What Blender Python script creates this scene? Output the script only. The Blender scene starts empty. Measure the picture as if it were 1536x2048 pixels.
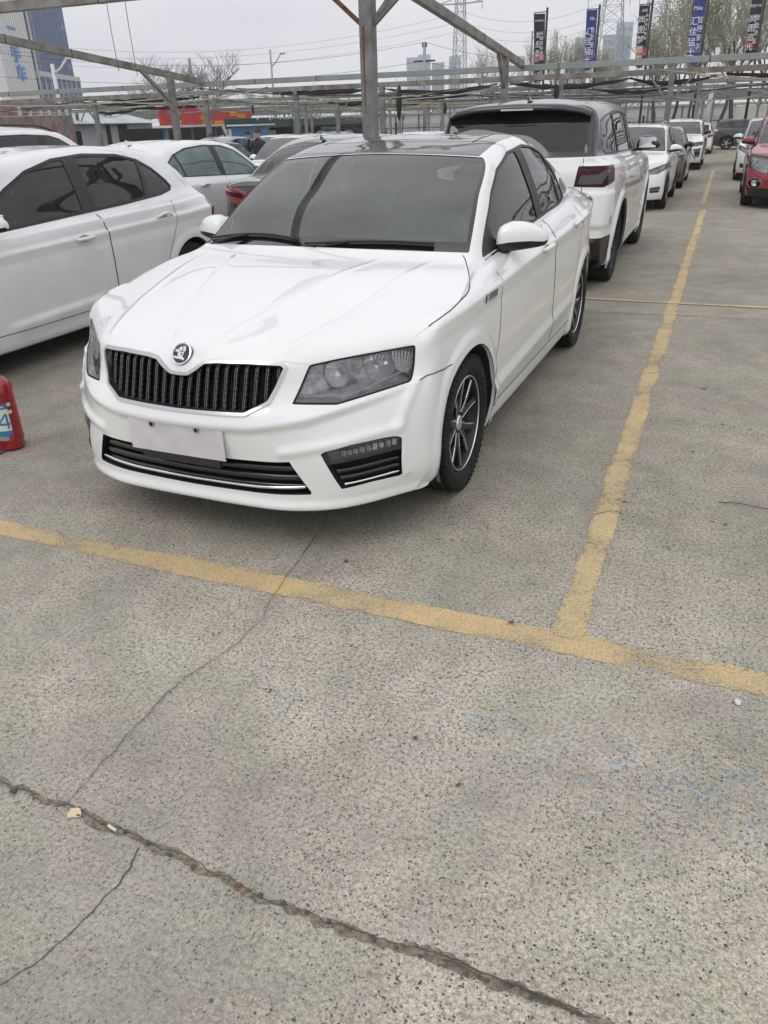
import bpy, bmesh, math, random
import numpy as np
from mathutils import Vector, Matrix
from mathutils.bvhtree import BVHTree
R=math.radians
D=bpy.data
SC=bpy.context.scene
col=SC.collection
# ------------------------------------------------------------------ camera
CAM=(1.81168,-2.32671,1.55271); PITCH=0.46943; YAWC=0.39614; ROLL=-0.029; FPX=1543.78
cy,sy=math.cos(YAWC),math.sin(YAWC)
fwd=Vector((-sy*math.cos(PITCH),cy*math.cos(PITCH),-math.sin(PITCH)))
rgt=Vector((cy,sy,0)); upv=rgt.cross(fwd)
c_,s_=math.cos(ROLL),math.sin(ROLL)
r2=c_*rgt+s_*upv; u2=-s_*rgt+c_*upv
cam=D.cameras.new('camera'); co=D.objects.new('camera',cam); col.objects.link(co)
co.matrix_world=Matrix(((r2.x,u2.x,-fwd.x,CAM[0]),(r2.y,u2.y,-fwd.y,CAM[1]),(r2.z,u2.z,-fwd.z,CAM[2]),(0,0,0,1)))
cam.sensor_fit='VERTICAL'; cam.sensor_height=24; cam.lens=24*FPX/2048; cam.clip_start=.05; cam.clip_end=6000
SC.camera=co
SC.view_settings.view_transform='Standard'; SC.view_settings.look='None'; SC.view_settings.gamma=1
SC.view_settings.exposure=0.05
SC.render.engine='CYCLES'; SC.cycles.use_denoising=True; SC.cycles.max_bounces=8; SC.cycles.transparent_max_bounces=16
SC.render.resolution_x=768; SC.render.resolution_y=1024
def ray(px,py):
    return fwd+r2*((px-768)/FPX)-u2*((py-1024)/FPX)
# ------------------------------------------------------------------ world (overcast)
w=D.worlds.new('World'); SC.world=w; w.use_nodes=True
nt=w.node_tree; nt.nodes.clear()
def N(nt,t,**k):
    n=nt.nodes.new(t)
    for a,b in k.items():
        if a.startswith('i_'): n.inputs[a[2:].replace('_',' ')].default_value=b
        else: setattr(n,a,b)
    return n
def ramp(nt,pts,fac=None,interp='LINEAR'):
    n=nt.nodes.new('ShaderNodeValToRGB'); cr=n.color_ramp; cr.interpolation=interp
    while len(cr.elements)>1: cr.elements.remove(cr.elements[-1])
    for i,(p,c) in enumerate(pts):
        e=cr.elements[0] if i==0 else cr.elements.new(p)
        e.position=p
        if not hasattr(c,'__len__'): c=(c,c,c)
        e.color=(*c,1)
    if fac is not None: nt.links.new(fac,n.inputs[0])
    return n
out=N(nt,'ShaderNodeOutputWorld'); bg=N(nt,'ShaderNodeBackground')
sky=N(nt,'ShaderNodeTexSky',sky_type='NISHITA',sun_disc=False,sun_elevation=R(52),sun_rotation=R(150),air_density=1.0,dust_density=4.0,ozone_density=1.0)
hs=N(nt,'ShaderNodeHueSaturation'); hs.inputs['Saturation'].default_value=.12; nt.links.new(sky.outputs[0],hs.inputs['Color'])
tc=N(nt,'ShaderNodeTexCoord'); sx=N(nt,'ShaderNodeSeparateXYZ'); nt.links.new(tc.outputs['Generated'],sx.inputs[0])
zen=ramp(nt,[(0,(8.6,8.55,8.95)),(.10,(8.2,8.2,8.55)),(.35,(8.2,8.25,8.5)),(1,(10.2,10.2,10.5))],sx.outputs['Z'])
mp=N(nt,'ShaderNodeMapping'); mp.inputs['Scale'].default_value=(1,1,3.5); nt.links.new(tc.outputs['Generated'],mp.inputs[0])
nz=N(nt,'ShaderNodeTexNoise',noise_dimensions='3D'); nz.inputs['Scale'].default_value=2.2; nz.inputs['Detail'].default_value=5; nz.inputs['Roughness'].default_value=.5
nt.links.new(mp.outputs[0],nz.inputs['Vector'])
cl=ramp(nt,[(.3,(.88,.89,.92)),(.7,(1.1,1.1,1.09))],nz.outputs['Fac'])
mu=N(nt,'ShaderNodeMix',data_type='RGBA',blend_type='MULTIPLY'); mu.inputs[0].default_value=1
nt.links.new(zen.outputs[0],mu.inputs[6]); nt.links.new(cl.outputs[0],mu.inputs[7])
mx=N(nt,'ShaderNodeMix',data_type='RGBA'); mx.inputs[0].default_value=.85
nt.links.new(hs.outputs[0],mx.inputs[6]); nt.links.new(mu.outputs[2],mx.inputs[7])
nt.links.new(mx.outputs[2],bg.inputs['Color']); bg.inputs['Strength'].default_value=.12
nt.links.new(bg.outputs[0],out.inputs[0])
sl=D.lights.new('sun','SUN'); sl.energy=.6; sl.angle=R(25); sl.color=(1,.97,.93)
so=D.objects.new('sun',sl); col.objects.link(so); so.rotation_euler=(R(38),0,R(150)-math.pi)
# ------------------------------------------------------------------ materials
MATS={}
def mat(name,base=(.5,.5,.5),rough=.5,metal=0,coat=0,spec=.5,noise=None,bump=None,em=None,back=None,coatr=.03):
    """noise=(scale,amount) value variation; bump=(scale,strength)"""
    if name in MATS: return MATS[name]
    m=D.materials.new(name); m.use_nodes=True; nt=m.node_tree; b=nt.nodes['Principled BSDF']
    if not hasattr(base,'__len__'): base=(base,)*3
    b.inputs['Base Color'].default_value=(*base,1); b.inputs['Roughness'].default_value=rough
    b.inputs['Metallic'].default_value=metal; b.inputs['Coat Weight'].default_value=coat; b.inputs['Coat Roughness'].default_value=coatr
    b.inputs['Specular IOR Level'].default_value=spec
    if em: b.inputs['Emission Color'].default_value=(*em[0],1); b.inputs['Emission Strength'].default_value=em[1]
    tc=N(nt,'ShaderNodeTexCoord')
    if noise:
        n=N(nt,'ShaderNodeTexNoise'); n.inputs['Scale'].default_value=noise[0]; n.inputs['Detail'].default_value=6; n.inputs['Roughness'].default_value=.62
        nt.links.new(tc.outputs['Object'],n.inputs['Vector'])
        c2=noise[2] if len(noise)>2 else tuple(x*(1-noise[1]) for x in base)
        c1=tuple(min(1,x*(1+noise[1]*.5)) for x in base)
        rp=ramp(nt,[(.32,c2),(.62,c1)],n.outputs['Fac']); nt.links.new(rp.outputs[0],b.inputs['Base Color'])
        if len(noise)>3:
            rr=ramp(nt,[(.35,min(1,rough+noise[3])),(.65,rough)],n.outputs['Fac']); nt.links.new(rr.outputs[0],b.inputs['Roughness'])
    if bump:
        n=N(nt,'ShaderNodeTexNoise'); n.inputs['Scale'].default_value=bump[0]; n.inputs['Detail'].default_value=4
        nt.links.new(tc.outputs['Object'],n.inputs['Vector'])
        bp=N(nt,'ShaderNodeBump'); bp.inputs['Strength'].default_value=bump[1]; bp.inputs['Distance'].default_value=.01
        nt.links.new(n.outputs['Fac'],bp.inputs['Height']); nt.links.new(bp.outputs[0],b.inputs['Normal'])
    if back is not None:
        g=N(nt,'ShaderNodeNewGeometry'); d=N(nt,'ShaderNodeBsdfDiffuse'); d.inputs[0].default_value=(back,back,back,1)
        ms=N(nt,'ShaderNodeMixShader'); nt.links.new(g.outputs['Backfacing'],ms.inputs[0]); nt.links.new(b.outputs[0],ms.inputs[1]); nt.links.new(d.outputs[0],ms.inputs[2])
        nt.links.new(ms.outputs[0],nt.nodes['Material Output'].inputs[0])
    MATS[name]=m; return m
def glassmat(name,tint,refl=1.0,dust_glow=.06,rough=.012,dcol=(.5,.5,.48),ior=1.6):
    """thin sheet glass: tinted transmission, fresnel reflection, a film of painted-in light and dust"""
    if name in MATS: return MATS[name]
    m=D.materials.new(name); m.use_nodes=True; nt=m.node_tree; nt.nodes.remove(nt.nodes['Principled BSDF'])
    t=N(nt,'ShaderNodeBsdfTransparent'); t.inputs[0].default_value=(*tint,1)
    d=N(nt,'ShaderNodeBsdfDiffuse'); d.inputs[0].default_value=(*dcol,1)
    g=N(nt,'ShaderNodeBsdfGlossy'); g.inputs['Roughness'].default_value=rough; g.inputs[0].default_value=(refl,refl,refl,1)
    tc=N(nt,'ShaderNodeTexCoord'); n=N(nt,'ShaderNodeTexNoise'); n.inputs['Scale'].default_value=3; n.inputs['Detail'].default_value=5
    nt.links.new(tc.outputs['Object'],n.inputs['Vector'])
    dr=ramp(nt,[(.3,dust_glow*.55),(.7,dust_glow*1.5)],n.outputs['Fac'])
    m1=N(nt,'ShaderNodeMixShader'); nt.links.new(dr.outputs[0],m1.inputs[0]); nt.links.new(t.outputs[0],m1.inputs[1]); nt.links.new(d.outputs[0],m1.inputs[2])
    f=N(nt,'ShaderNodeFresnel'); f.inputs[0].default_value=ior
    m2=N(nt,'ShaderNodeMixShader'); nt.links.new(f.outputs[0],m2.inputs[0]); nt.links.new(m1.outputs[0],m2.inputs[1]); nt.links.new(g.outputs[0],m2.inputs[2])
    nt.links.new(m2.outputs[0],nt.nodes['Material Output'].inputs[0])
    MATS[name]=m; return m
def paint(name,c,rough=.35,dirt=.05):
    return mat('paint_'+name,c,rough,coat=1.0,noise=(4,dirt),back=.16,spec=.4)
mat('rubber',.009,.75,spec=.25,noise=(14,.4,(.028,.026,.023)))
mat('black_plastic',.012,.45,noise=(20,.2)); mat('gloss_black',.008,.12,coat=.6); mat('matt_black',.004,.9)
mat('chrome',(.75,.76,.78),.12,1); mat('alloy',(.80,.81,.82),.28,1); mat('dark_alloy',(.028,.028,.03),.35,.5); mat('silver_alloy',(.5,.5,.52),.32,.9)
mat('disc',(.25,.24,.23),.4,1); mat('seat',(.075,.073,.07),.8,bump=(60,.2)); mat('seat_light',(.16,.15,.14),.8); mat('dash',(.045,.045,.047),.6)
mat('chrome_dull',(.5,.51,.52),.3,1); mat('lamp_inner',(.50,.51,.52),.3,.3,noise=(22,.5,(.16,.16,.165)))
mat('plate_white',(.60,.575,.59),.5,noise=(7,.1,(.50,.475,.485)))
mat('seam',.012,.9); mat('pillar',(.03,.03,.03),.55); mat('bezel',(.06,.062,.065),.3,.2,coat=.5)
mat('red_lamp',(.28,.006,.008),.12,coat=1); mat('dark_red_lamp',(.035,.002,.003),.25,spec=.3); mat('clear_lamp',(.55,.56,.58),.15,.3,coat=1); mat('orange_lamp',(.6,.17,.02),.2,coat=1)
mat('reflector',(.90,.91,.93),.14,.45,bump=(70,.4)); mat('slat_edge',(.26,.26,.27),.3,1); mat('lamp_grey',(.10,.103,.106),.3,.6,noise=(12,.3))
glassmat('windscreen_glass',(.66,.76,.71),.95,.11,dcol=(.44,.49,.45),ior=1.8); glassmat('side_glass',(.30,.32,.33),.95,.03); glassmat('dark_glass',(.05,.055,.06),.9,.03); glassmat('lens',(.96,.96,.97),.9,.03)
glassmat('teal_glass',(.66,.84,.80),.9,.30,dcol=(.33,.50,.47))  # teal film is painted-in brightness for light passing through the cabin
# ------------------------------------------------------------------ mesh helpers
def link(name,me,m=None,parent=None,smooth=True):
    o=D.objects.new(name,me); col.objects.link(o)
    if m is not None:
        for x in (m if isinstance(m,(list,tuple)) else [m]): me.materials.append(MATS[x] if isinstance(x,str) else x)
    if parent is not None: o.parent=parent
    if smooth and len(me.polygons): me.polygons.foreach_set('use_smooth',[True]*len(me.polygons))
    return o
class MB:
    def __init__(s): s.v=[]; s.f=[]; s.mi=[]
    def add(s,vs,fs,mi=0):
        o=len(s.v); s.v+=[tuple(v) for v in vs]; s.f+=[tuple(o+i for i in f) for f in fs]; s.mi+=[mi]*len(fs); return s
    def box(s,c,d,mi=0,rz=0,M=None,bev=0):
        hx,hy,hz=d[0]/2,d[1]/2,d[2]/2
        if bev:
            b=min(bev,hx*.9,hy*.9,hz*.9); vs=[];idx={}
            for sx in(-1,1):
                for sy_ in(-1,1):
                    for sz in(-1,1):
                        for k in range(3):
                            p=[sx*(hx-b*(k!=0)),sy_*(hy-b*(k!=1)),sz*(hz-b*(k!=2))]
                            idx[(sx,sy_,sz,k)]=len(vs); vs.append(p)
            fs=[]
            for k in range(3):
                a,b_=[(1,2),(2,0),(0,1)][k]
                for sg in(-1,1):
                    q=[]
                    for (p,r) in ((-1,-1),(1,-1),(1,1),(-1,1)):
                        t=[0,0,0]; t[k]=sg;t[a]=p;t[b_]=r; q.append(idx[(*t,k)])
                    fs.append(q if sg>0 else q[::-1])
            for a in range(3):  # edges along axis a
                k1,k2=(a+1)%3,(a+2)%3
                for p in(-1,1):
                    for r in(-1,1):
                        t1=[0,0,0];t1[k1]=p;t1[k2]=r
                        A=list(t1);A[a]=-1;B=list(t1);B[a]=1
                        q=[idx[(*A,k1)],idx[(*B,k1)],idx[(*B,k2)],idx[(*A,k2)]]
                        fs.append(q if p*r<0 else q[::-1])
            for sx in(-1,1):
                for sy_ in(-1,1):
                    for sz in(-1,1):
                        q=[idx[(sx,sy_,sz,k)] for k in range(3)]
                        fs.append(q if sx*sy_*sz>0 else q[::-1])
        else:
            vs=[(x*hx,y*hy,z*hz) for x in(-1,1) for y in(-1,1) for z in(-1,1)]
            fs=[(0,1,3,2),(4,6,7,5),(0,4,5,1),(2,3,7,6),(0,2,6,4),(1,5,7,3)]
        cr,sr=math.cos(rz),math.sin(rz)
        if M is not None: vs=[tuple(M@Vector(v)) for v in vs]
        else: vs=[(v[0]*cr-v[1]*sr,v[0]*sr+v[1]*cr,v[2]) for v in vs]
        return s.add([(v[0]+c[0],v[1]+c[1],v[2]+c[2]) for v in vs],fs,mi)
    def bar(s,a,b,w,h=None,mi=0,bev=0,up=(0,0,1)):
        a=Vector(a);b=Vector(b);d=b-a;L=d.length
        if L<1e-6: return s
        y=d/L; u=Vector(up)
        if abs(y.dot(u))>.99: u=Vector((1,0,0))
        x=y.cross(u).normalized(); z=x.cross(y)
        M=Matrix((x,y,z)).transposed()
        return s.box((a+b)/2,(w,L,h or w),mi,M=M,bev=bev)
    def tube(s,pts,r,n=8,mi=0,cap=True):
        pts=[Vector(p) for p in pts]; rr=r if hasattr(r,'__len__') else [r]*len(pts); vs=[];fs=[]
        pu=None
        for i,p in enumerate(pts):
            t=(pts[min(i+1,len(pts)-1)]-pts[max(i-1,0)]).normalized()
            if pu is None: pu=Vector((0,0,1)) if abs(t.z)<.9 else Vector((1,0,0))
            x=t.cross(pu)
            if x.length<1e-5: x=t.cross(Vector((0,1,0)))
            x.normalize(); y=x.cross(t).normalized(); pu=y
            for k in range(n):
                a=2*math.pi*k/n; vs.append(p+(x*math.cos(a)+y*math.sin(a))*rr[i])
        for i in range(len(pts)-1):
            for k in range(n): fs.append((i*n+k,(i+1)*n+k,(i+1)*n+(k+1)%n,i*n+(k+1)%n))
        if cap: fs.append(tuple(range(n))); fs.append(tuple((len(pts)-1)*n+k for k in range(n))[::-1])
        return s.add(vs,fs,mi)
    def lathe(s,prof,n=32,c=(0,0,0),axis='z',mi=0,a0=0,a1=2*math.pi,close=True):
        vs=[];fs=[];m=len(prof); full=abs(a1-a0-2*math.pi)<1e-6; K=n if full else n+1
        for k in range(K):
            a=a0+(a1-a0)*k/n; ca,sa=math.cos(a),math.sin(a)
            for (r,h) in prof:
                p={'z':(r*ca,r*sa,h),'x':(h,r*ca,r*sa),'y':(r*sa,h,r*ca)}[axis]
                vs.append((p[0]+c[0],p[1]+c[1],p[2]+c[2]))
        for k in range(n):
            k2=(k+1)%K
            for j in range(m-1): fs.append((k*m+j,k2*m+j,k2*m+j+1,k*m+j+1))
        return s.add(vs,fs,mi)
    def prism(s,poly,thick,M,mi=0):
        """polygon (2D) in local XY extruded 0..thick along local Z, placed by matrix M"""
        n=len(poly); vs=[M@Vector((x,y,0)) for x,y in poly]+[M@Vector((x,y,thick)) for x,y in poly]
        fs=[tuple(range(n))[::-1],tuple(range(n,2*n))]+[(i,(i+1)%n,n+(i+1)%n,n+i) for i in range(n)]
        return s.add(vs,fs,mi)
    def mesh(s,name='m',fix=False):
        me=D.meshes.new(name); me.from_pydata(s.v,[],s.f)
        if any(s.mi): me.polygons.foreach_set('material_index',s.mi)
        if fix:
            bm=bmesh.new(); bm.from_mesh(me); bmesh.ops.recalc_face_normals(bm,faces=bm.faces); bm.to_mesh(me); bm.free()
        me.update(); return me
    def build(s,name,m,parent=None,smooth=False,fix=False):
        return link(name,s.mesh(name,fix),m,parent,smooth)
def tag(o,label=None,cat=None,group=None,kind=None):
    if label: o['label']=label
    if cat: o['category']=cat
    if group: o['group']=group
    if kind: o['kind']=kind
    return o
def empty(name,loc=(0,0,0),rz=0):
    o=D.objects.new(name,None); col.objects.link(o); o.location=loc; o.rotation_euler=(0,0,rz); o.empty_display_size=.2; return o
def children(o,_c={}):
    return [c for c in o.children]
def copy_tree(o,parent=None):
    c=o.copy(); col.objects.link(c)
    if parent is not None: c.parent=parent
    for ch in o.children: copy_tree(ch,c)
    return c
# ================================================================== CAR BODY SURFACES
def spline(P,ns,sym0=None,sym1=None):
    """P (rows,K,3) -> dense along axis 1, ns samples per interval; centripetal Hermite"""
    d=np.linalg.norm(np.diff(P,axis=1),axis=2); dt=np.sqrt(np.maximum(d,1e-4))[...,None]
    sl=np.diff(P,axis=1)/dt; m=np.zeros_like(P)
    m[:,1:-1]=(sl[:,1:]*dt[:,:-1]+sl[:,:-1]*dt[:,1:])/(dt[:,1:]+dt[:,:-1])
    m[:,0]=sl[:,0]; m[:,-1]=sl[:,-1]
    for e,sym in ((0,sym0),(-1,sym1)):
        if sym is not None:
            for k in range(3):
                if k!=sym: m[:,e,k]=0
    outp=[];U=[]
    for i,n in enumerate(ns):
        last=i==len(ns)-1; s=np.linspace(0,1,n,endpoint=False) if not last else np.linspace(0,1,n+1)
        s=s[None,:,None]; h00=2*s**3-3*s**2+1;h10=s**3-2*s**2+s;h01=-2*s**3+3*s**2;h11=s**3-s**2
        outp.append(h00*P[:,i:i+1]+h10*m[:,i:i+1]*dt[:,i:i+1]+h01*P[:,i+1:i+2]+h11*m[:,i+1:i+2]*dt[:,i:i+1])
        U.append(i+s[0,:,0])
    return np.concatenate(outp,1),np.concatenate(U)
class S:
    def __init__(s,V,N,Q,F): s.V,s.N,s.Q,s.F=V,N,Q,F
    def sub(s,F):
        u,inv=np.unique(F.ravel(),return_inverse=True) if len(F) else (np.zeros(0,int),np.zeros(0,int))
        return S(s.V[u],s.N[u],s.Q[u],inv.reshape(-1,3))
    def split(s,fn):
        """-> (inside where fn<0, outside)"""
        f=fn(s.V,s.Q); f=np.where(np.abs(f)<1e-6,1e-6,f); neg=f<0
        c=neg[s.F].sum(1)
        Fi=[s.F[c==3]];Fo=[s.F[c==0]]; V,N_,Q=s.V,s.N,s.Q
        mixed=s.F[(c==1)|(c==2)]
        if len(mixed):
            cm=neg[mixed].sum(1); lone=np.where((cm==1)[:,None],neg[mixed],~neg[mixed]).argmax(1)
            r=np.arange(len(mixed)); a=mixed[r,lone];b=mixed[r,(lone+1)%3];c_=mixed[r,(lone+2)%3]
            E=np.sort(np.concatenate([np.stack([a,b],1),np.stack([a,c_],1)]),1)
            Eu,inv=np.unique(E,axis=0,return_inverse=True); inv=inv.ravel()
            t=(f[Eu[:,0]]/(f[Eu[:,0]]-f[Eu[:,1]]))[:,None]
            lo=V[Eu[:,0]];hi=V[Eu[:,1]];ql=Q[Eu[:,0]];qh=Q[Eu[:,1]]
            fm=fn(lo+(hi-lo)*t,ql+(qh-ql)*t); f0=f[Eu[:,0]];f1=f[Eu[:,1]]   # one regula-falsi step
            same=(fm*f0>0); tt=t[:,0]
            t2=np.where(same,tt+(1-tt)*fm/(fm-f1),tt*f0/(f0-fm+1e-12)); t2=np.clip(np.nan_to_num(t2,nan=.5),.001,.999)[:,None]
            t=t2
            base=len(V); nv=lo+(hi-lo)*t; nn=N_[Eu[:,0]]*(1-t)+N_[Eu[:,1]]*t; nn/=np.linalg.norm(nn,axis=1)[:,None]+1e-9
            V=np.concatenate([V,nv]);N_=np.concatenate([N_,nn]);Q=np.concatenate([Q,ql+(qh-ql)*t])
            n=len(mixed); ab=base+inv[:n]; ac=base+inv[n:]
            T1=np.stack([a,ab,ac],1); T2=np.concatenate([np.stack([ab,b,c_],1),np.stack([ab,c_,ac],1)])
            one=cm==1; two=np.concatenate([one,one])
            Fi+=[T1[one],T2[~two]];Fo+=[T1[~one],T2[two]]
        t=S(V,N_,Q,s.F)
        return t.sub(np.concatenate(Fi)),t.sub(np.concatenate(Fo))
    def off(s,d): return S(s.V+s.N*d,s.N,s.Q,s.F)
    def join(s,o): return S(np.concatenate([s.V,o.V]),np.concatenate([s.N,o.N]),np.concatenate([s.Q,o.Q]),np.concatenate([s.F,o.F+len(s.V)]))
    def boundary(s):
        e=np.concatenate([s.F[:,[0,1]],s.F[:,[1,2]],s.F[:,[2,0]]])
        es=np.sort(e,1); u,inv,cnt=np.unique(es,axis=0,return_inverse=True,return_counts=True)
        return e[cnt[inv.ravel()]==1]
    def _walls(s,A,B,flip):
        """strips between rim A and shifted rim B along the open boundary, with wall normals"""
        e=s.boundary(); 
        if flip: e=e[:,::-1]
        n=len(e); a0,a1,b0,b1=A[e[:,0]],A[e[:,1]],B[e[:,0]],B[e[:,1]]
        V=np.concatenate([a0,a1,b0,b1]); nn=np.cross(a1-a0,b0-a0); nn/=np.linalg.norm(nn,axis=1)[:,None]+1e-9
        # smooth wall normals per rim vertex
        acc=np.zeros_like(s.V); np.add.at(acc,e[:,0],nn); np.add.at(acc,e[:,1],nn); acc/=np.linalg.norm(acc,axis=1)[:,None]+1e-9
        Nn=np.concatenate([acc[e[:,0]],acc[e[:,1]]]*2); i=np.arange(n)
        F=np.concatenate([np.stack([i,i+n,i+3*n],1),np.stack([i,i+3*n,i+2*n],1)])
        return S(V,Nn,np.zeros((4*n,2)),F)
    def recess(s,vec,depth,wall=True):
        """push the piece along vec and keep walls up to its old rim"""
        V=s.V+np.asarray(vec,float)*depth; r=S(V,s.N,s.Q,s.F)
        return r.join(s._walls(V,s.V,True)) if wall else r
    def thick(s,t):
        """close the piece backwards by t (gives panels an edge)"""
        return s.join(s._walls(s.V,s.V-s.N*t,True))
    def obj(s,name,m,parent,custom=True):
        if not len(s.F): return None
        me=D.meshes.new(name); me.vertices.add(len(s.V)); me.vertices.foreach_set('co',s.V.astype(np.float32).ravel())
        me.loops.add(len(s.F)*3); me.loops.foreach_set('vertex_index',s.F.astype(np.int32).ravel())
        me.polygons.add(len(s.F)); me.polygons.foreach_set('loop_start',np.arange(len(s.F),dtype=np.int32)*3)
        me.update(calc_edges=True); me.polygons.foreach_set('use_smooth',[True]*len(s.F))
        if custom: me.normals_split_custom_set_from_vertices([tuple(x) for x in s.N])
        return link(name,me,m,parent,smooth=False)
def sdf(poly,P):
    """signed distance (negative inside) of points P(n,2) to polygon"""
    A=np.asarray(poly,float); B=np.roll(A,-1,0); d=np.full(len(P),1e9); ins=np.zeros(len(P),bool)
    for a,b in zip(A,B):
        e=b-a; w_=P-a; t=np.clip((w_@e)/(e@e+1e-12),0,1); d=np.minimum(d,np.linalg.norm(w_-t[:,None]*e,axis=1))
        c=(a[1]>P[:,1])!=(b[1]>P[:,1])
        with np.errstate(divide='ignore',invalid='ignore'): x=(b[0]-a[0])*(P[:,1]-a[1])/(b[1]-a[1]+1e-15)+a[0]
        ins^=c&(P[:,0]<x)
    return np.where(ins,-d,d)
def dline(pl,P):
    A=np.asarray(pl,float); d=np.full(len(P),1e9)
    for a,b in zip(A[:-1],A[1:]):
        e=b-a; w_=P-a; t=np.clip((w_@e)/(e@e+1e-12),0,1); d=np.minimum(d,np.linalg.norm(w_-t[:,None]*e,axis=1))
    return d
def spl2(pts,n=6,closed=False):
    """smooth 2D/3D polyline through points"""
    P=np.asarray(pts,float); k=len(P); o=[]
    rng=range(k) if closed else range(k-1)
    for i in rng:
        p0,p1,p2,p3=(P[(i-1)%k],P[i],P[(i+1)%k],P[(i+2)%k]) if closed else (P[max(i-1,0)],P[i],P[i+1],P[min(i+2,k-1)])
        for j in range(n):
            t=j/n; o.append(.5*((2*p1)+(-p0+p2)*t+(2*p0-5*p1+4*p2-p3)*t*t+(-p0+3*p1-3*p2+p3)*t**3))
    if not closed: o.append(P[-1])
    return [tuple(x) for x in o]
def fside(poly,xmin=.45,sgn=0,ymin=-9,ymax=99):
    def f(V,Q):
        x=np.abs(V[:,0]) if sgn==0 else V[:,0]*sgn
        return np.maximum(sdf(poly,V[:,1:3]),np.maximum(xmin-x,np.maximum(ymin-V[:,1],V[:,1]-ymax)))
    return f
def full(poly):
    if poly[0][0]==0 and poly[-1][0]==0: return list(poly)+[(-x,z) for x,z in poly[-2:0:-1]]
    return poly
def ffront(poly,ylim,side=0,rear=False,xmin=-9):
    if side==0: poly=full(poly)
    def f(V,Q):
        x=np.abs(V[:,0]) if side==0 else V[:,0]*side
        lim=(ylim-V[:,1]) if rear else (V[:,1]-ylim)
        return np.maximum(np.maximum(sdf(poly,np.stack([x,V[:,2]],1)),lim),xmin-x)
    return f
def inner(f,d): return lambda V,Q:f(V,Q)+d
I=np.interp
FY=[0,.0,.008,.068,.25,.38]
def car_table(p):
    W=p['W'];L=p['L']; T=np.zeros((14,21,3))
    yw=p['wf'],p['wr']
    sy_=[p['yc5'],p['wf']-.03,p['wf']+.36]+list(np.linspace(p['wf']+.8,p['wr']-.38,4))+[p['wr'],p['wr']+(L-p['wr'])*.42,L-p['ry5']]
    fx=np.array([0,.243,.474,.68,.86,.955])*W; rx=np.array([.93,.80,.55,.27,0])*W*p.get('rxk',.91)
    zs=lambda y: I(y,[0,p['wf'],p['wr'],L],p['zs'])
    wy=lambda y: W*I(y,[.3,p['yc5'],p['wf'],p['wf']+.6,p['wr']-.4,p['wr'],p['wr']+.5,L-.1],p['plan'])
    for r in range(7):
        y0,z0,dz,kd=p['nose'][r]
        kv=np.array(p['D'][0])*(1-kd)+np.array(p['D'][1])*kd
        for c in range(6):
            T[r,c]=(fx[c]*(1-.03*(r<2)),y0+kv[c],z0+dz*(fx[c]/W)**2)
        ins,zz=p['rows'][r]
        for i,y in enumerate(sy_):
            z=zz if zz is not None else zs(y)
            if r==5: z=.5*(.60+zs(y)) if zz is None else zz
            T[r,6+i]=(wy(y)-ins,y,z)
        y0,z0,dz=p['tail'][r]
        for i in range(5):
            T[r,16+i]=(rx[i]*(1-.03*(r<2)),L-y0-p['RD'][i],z0+dz*(rx[i]/W)**2)
    # base row of the greenhouse (9), mid glass (10), rail (11)
    for r,(F_,Sd,Rr) in ((9,(p['cowl'],p['belt'],p['bbase'])),(11,(p['header'],p['rail'],p['btop']))):
        (yc,zc,xc,ye,ze)=F_
        for c,k in enumerate([0,.25,.5,.74,.91,1.0]): T[r,c]=(xc*k,yc+(ye-yc)*k**2.2,zc+(ze-zc)*k**2)
        (yc2,zc2,xc2,ye2,ze2)=Rr
        for i,k in enumerate([1.0,.88,.6,.3,0]): T[r,16+i]=(xc2*k,yc2+(ye2-yc2)*k**2.2,zc2+(ze2-zc2)*k**2)
        ys=[a[0] for a in Sd]; 
        y_in=np.linspace(ye,ye2,12)[1:-1] if r==11 else np.array([ye+(ye2-ye)*q for q in (.05,.14,.26,.38,.5,.62,.74,.85,.93,.975)])
        if r==11: y_in=np.array([ye+(ye2-ye)*q for q in (.06,.16,.28,.4,.52,.64,.76,.87,.94,.98)])
        for i,y in enumerate(y_in): T[r,6+i]=(I(y,ys,[a[1] for a in Sd]),y,I(y,ys,[a[2] for a in Sd]))
    A,B=T[9],T[11]
    T[10]=(A+B)/2
    bl=np.zeros((21,3)); k=p.get('barrel',.03)
    bl[:6,1]=-.030*np.array([1,1,.95,.8,.6,.35]); bl[:6,2]=.012; bl[4:6,0]=[.008,.014]
    bl[6:16,0]=k; bl[16:,1]=p.get('rbul',.03); bl[16:,2]=p.get('rbul',.03)*.5
    T[10]+=bl
    # rows 7, 8 : bonnet / shoulder / deck between 6 and 9
    for r,f in ((7,.3),(8,.66)):
        T[r]=T[6]*(1-f)+T[9]*f
        cr=math.sin(math.pi*f)
        T[r,:6,2]+=p['hoodb'][0]*cr*np.array([1,.98,.92,.75,.5,.35]); T[r,6:16,0]+=.014*cr; T[r,6:16,2]+=.006*cr
        T[r,4:6,0]+=.03*cr*np.array([.5,1.0])
        T[r,16:,2]+=p['hoodb'][1]*cr; T[r,16:,1]+=p['hoodb'][2]*cr
    # roof rows
    cz=lambda y: I(y,[a[0] for a in p['roofc']],[a[1] for a in p['roofc']])
    y0=T[11,0,1]; y1=T[11,20,1]
    for c in range(21):
        x,y,z=T[11,c]
        if c<6: yc=y0+.02+.045*c
        elif c>=16: yc=y1-.02-.045*(20-c)
        else: yc=np.clip(y,y0+.02+.27,y1-.02-.22); yc=(y0+.29)+(y1-.24-y0-.29)*(T[11,c,1]-T[11,6,1])/(T[11,15,1]-T[11,6,1]+1e-9)
        T[13,c]=(0,yc,cz(yc)); T[12,c]=(x*.5,(y+yc)/2 if 6<=c<16 else y*.45+yc*.55,z+.76*(cz(yc)-z))
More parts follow.
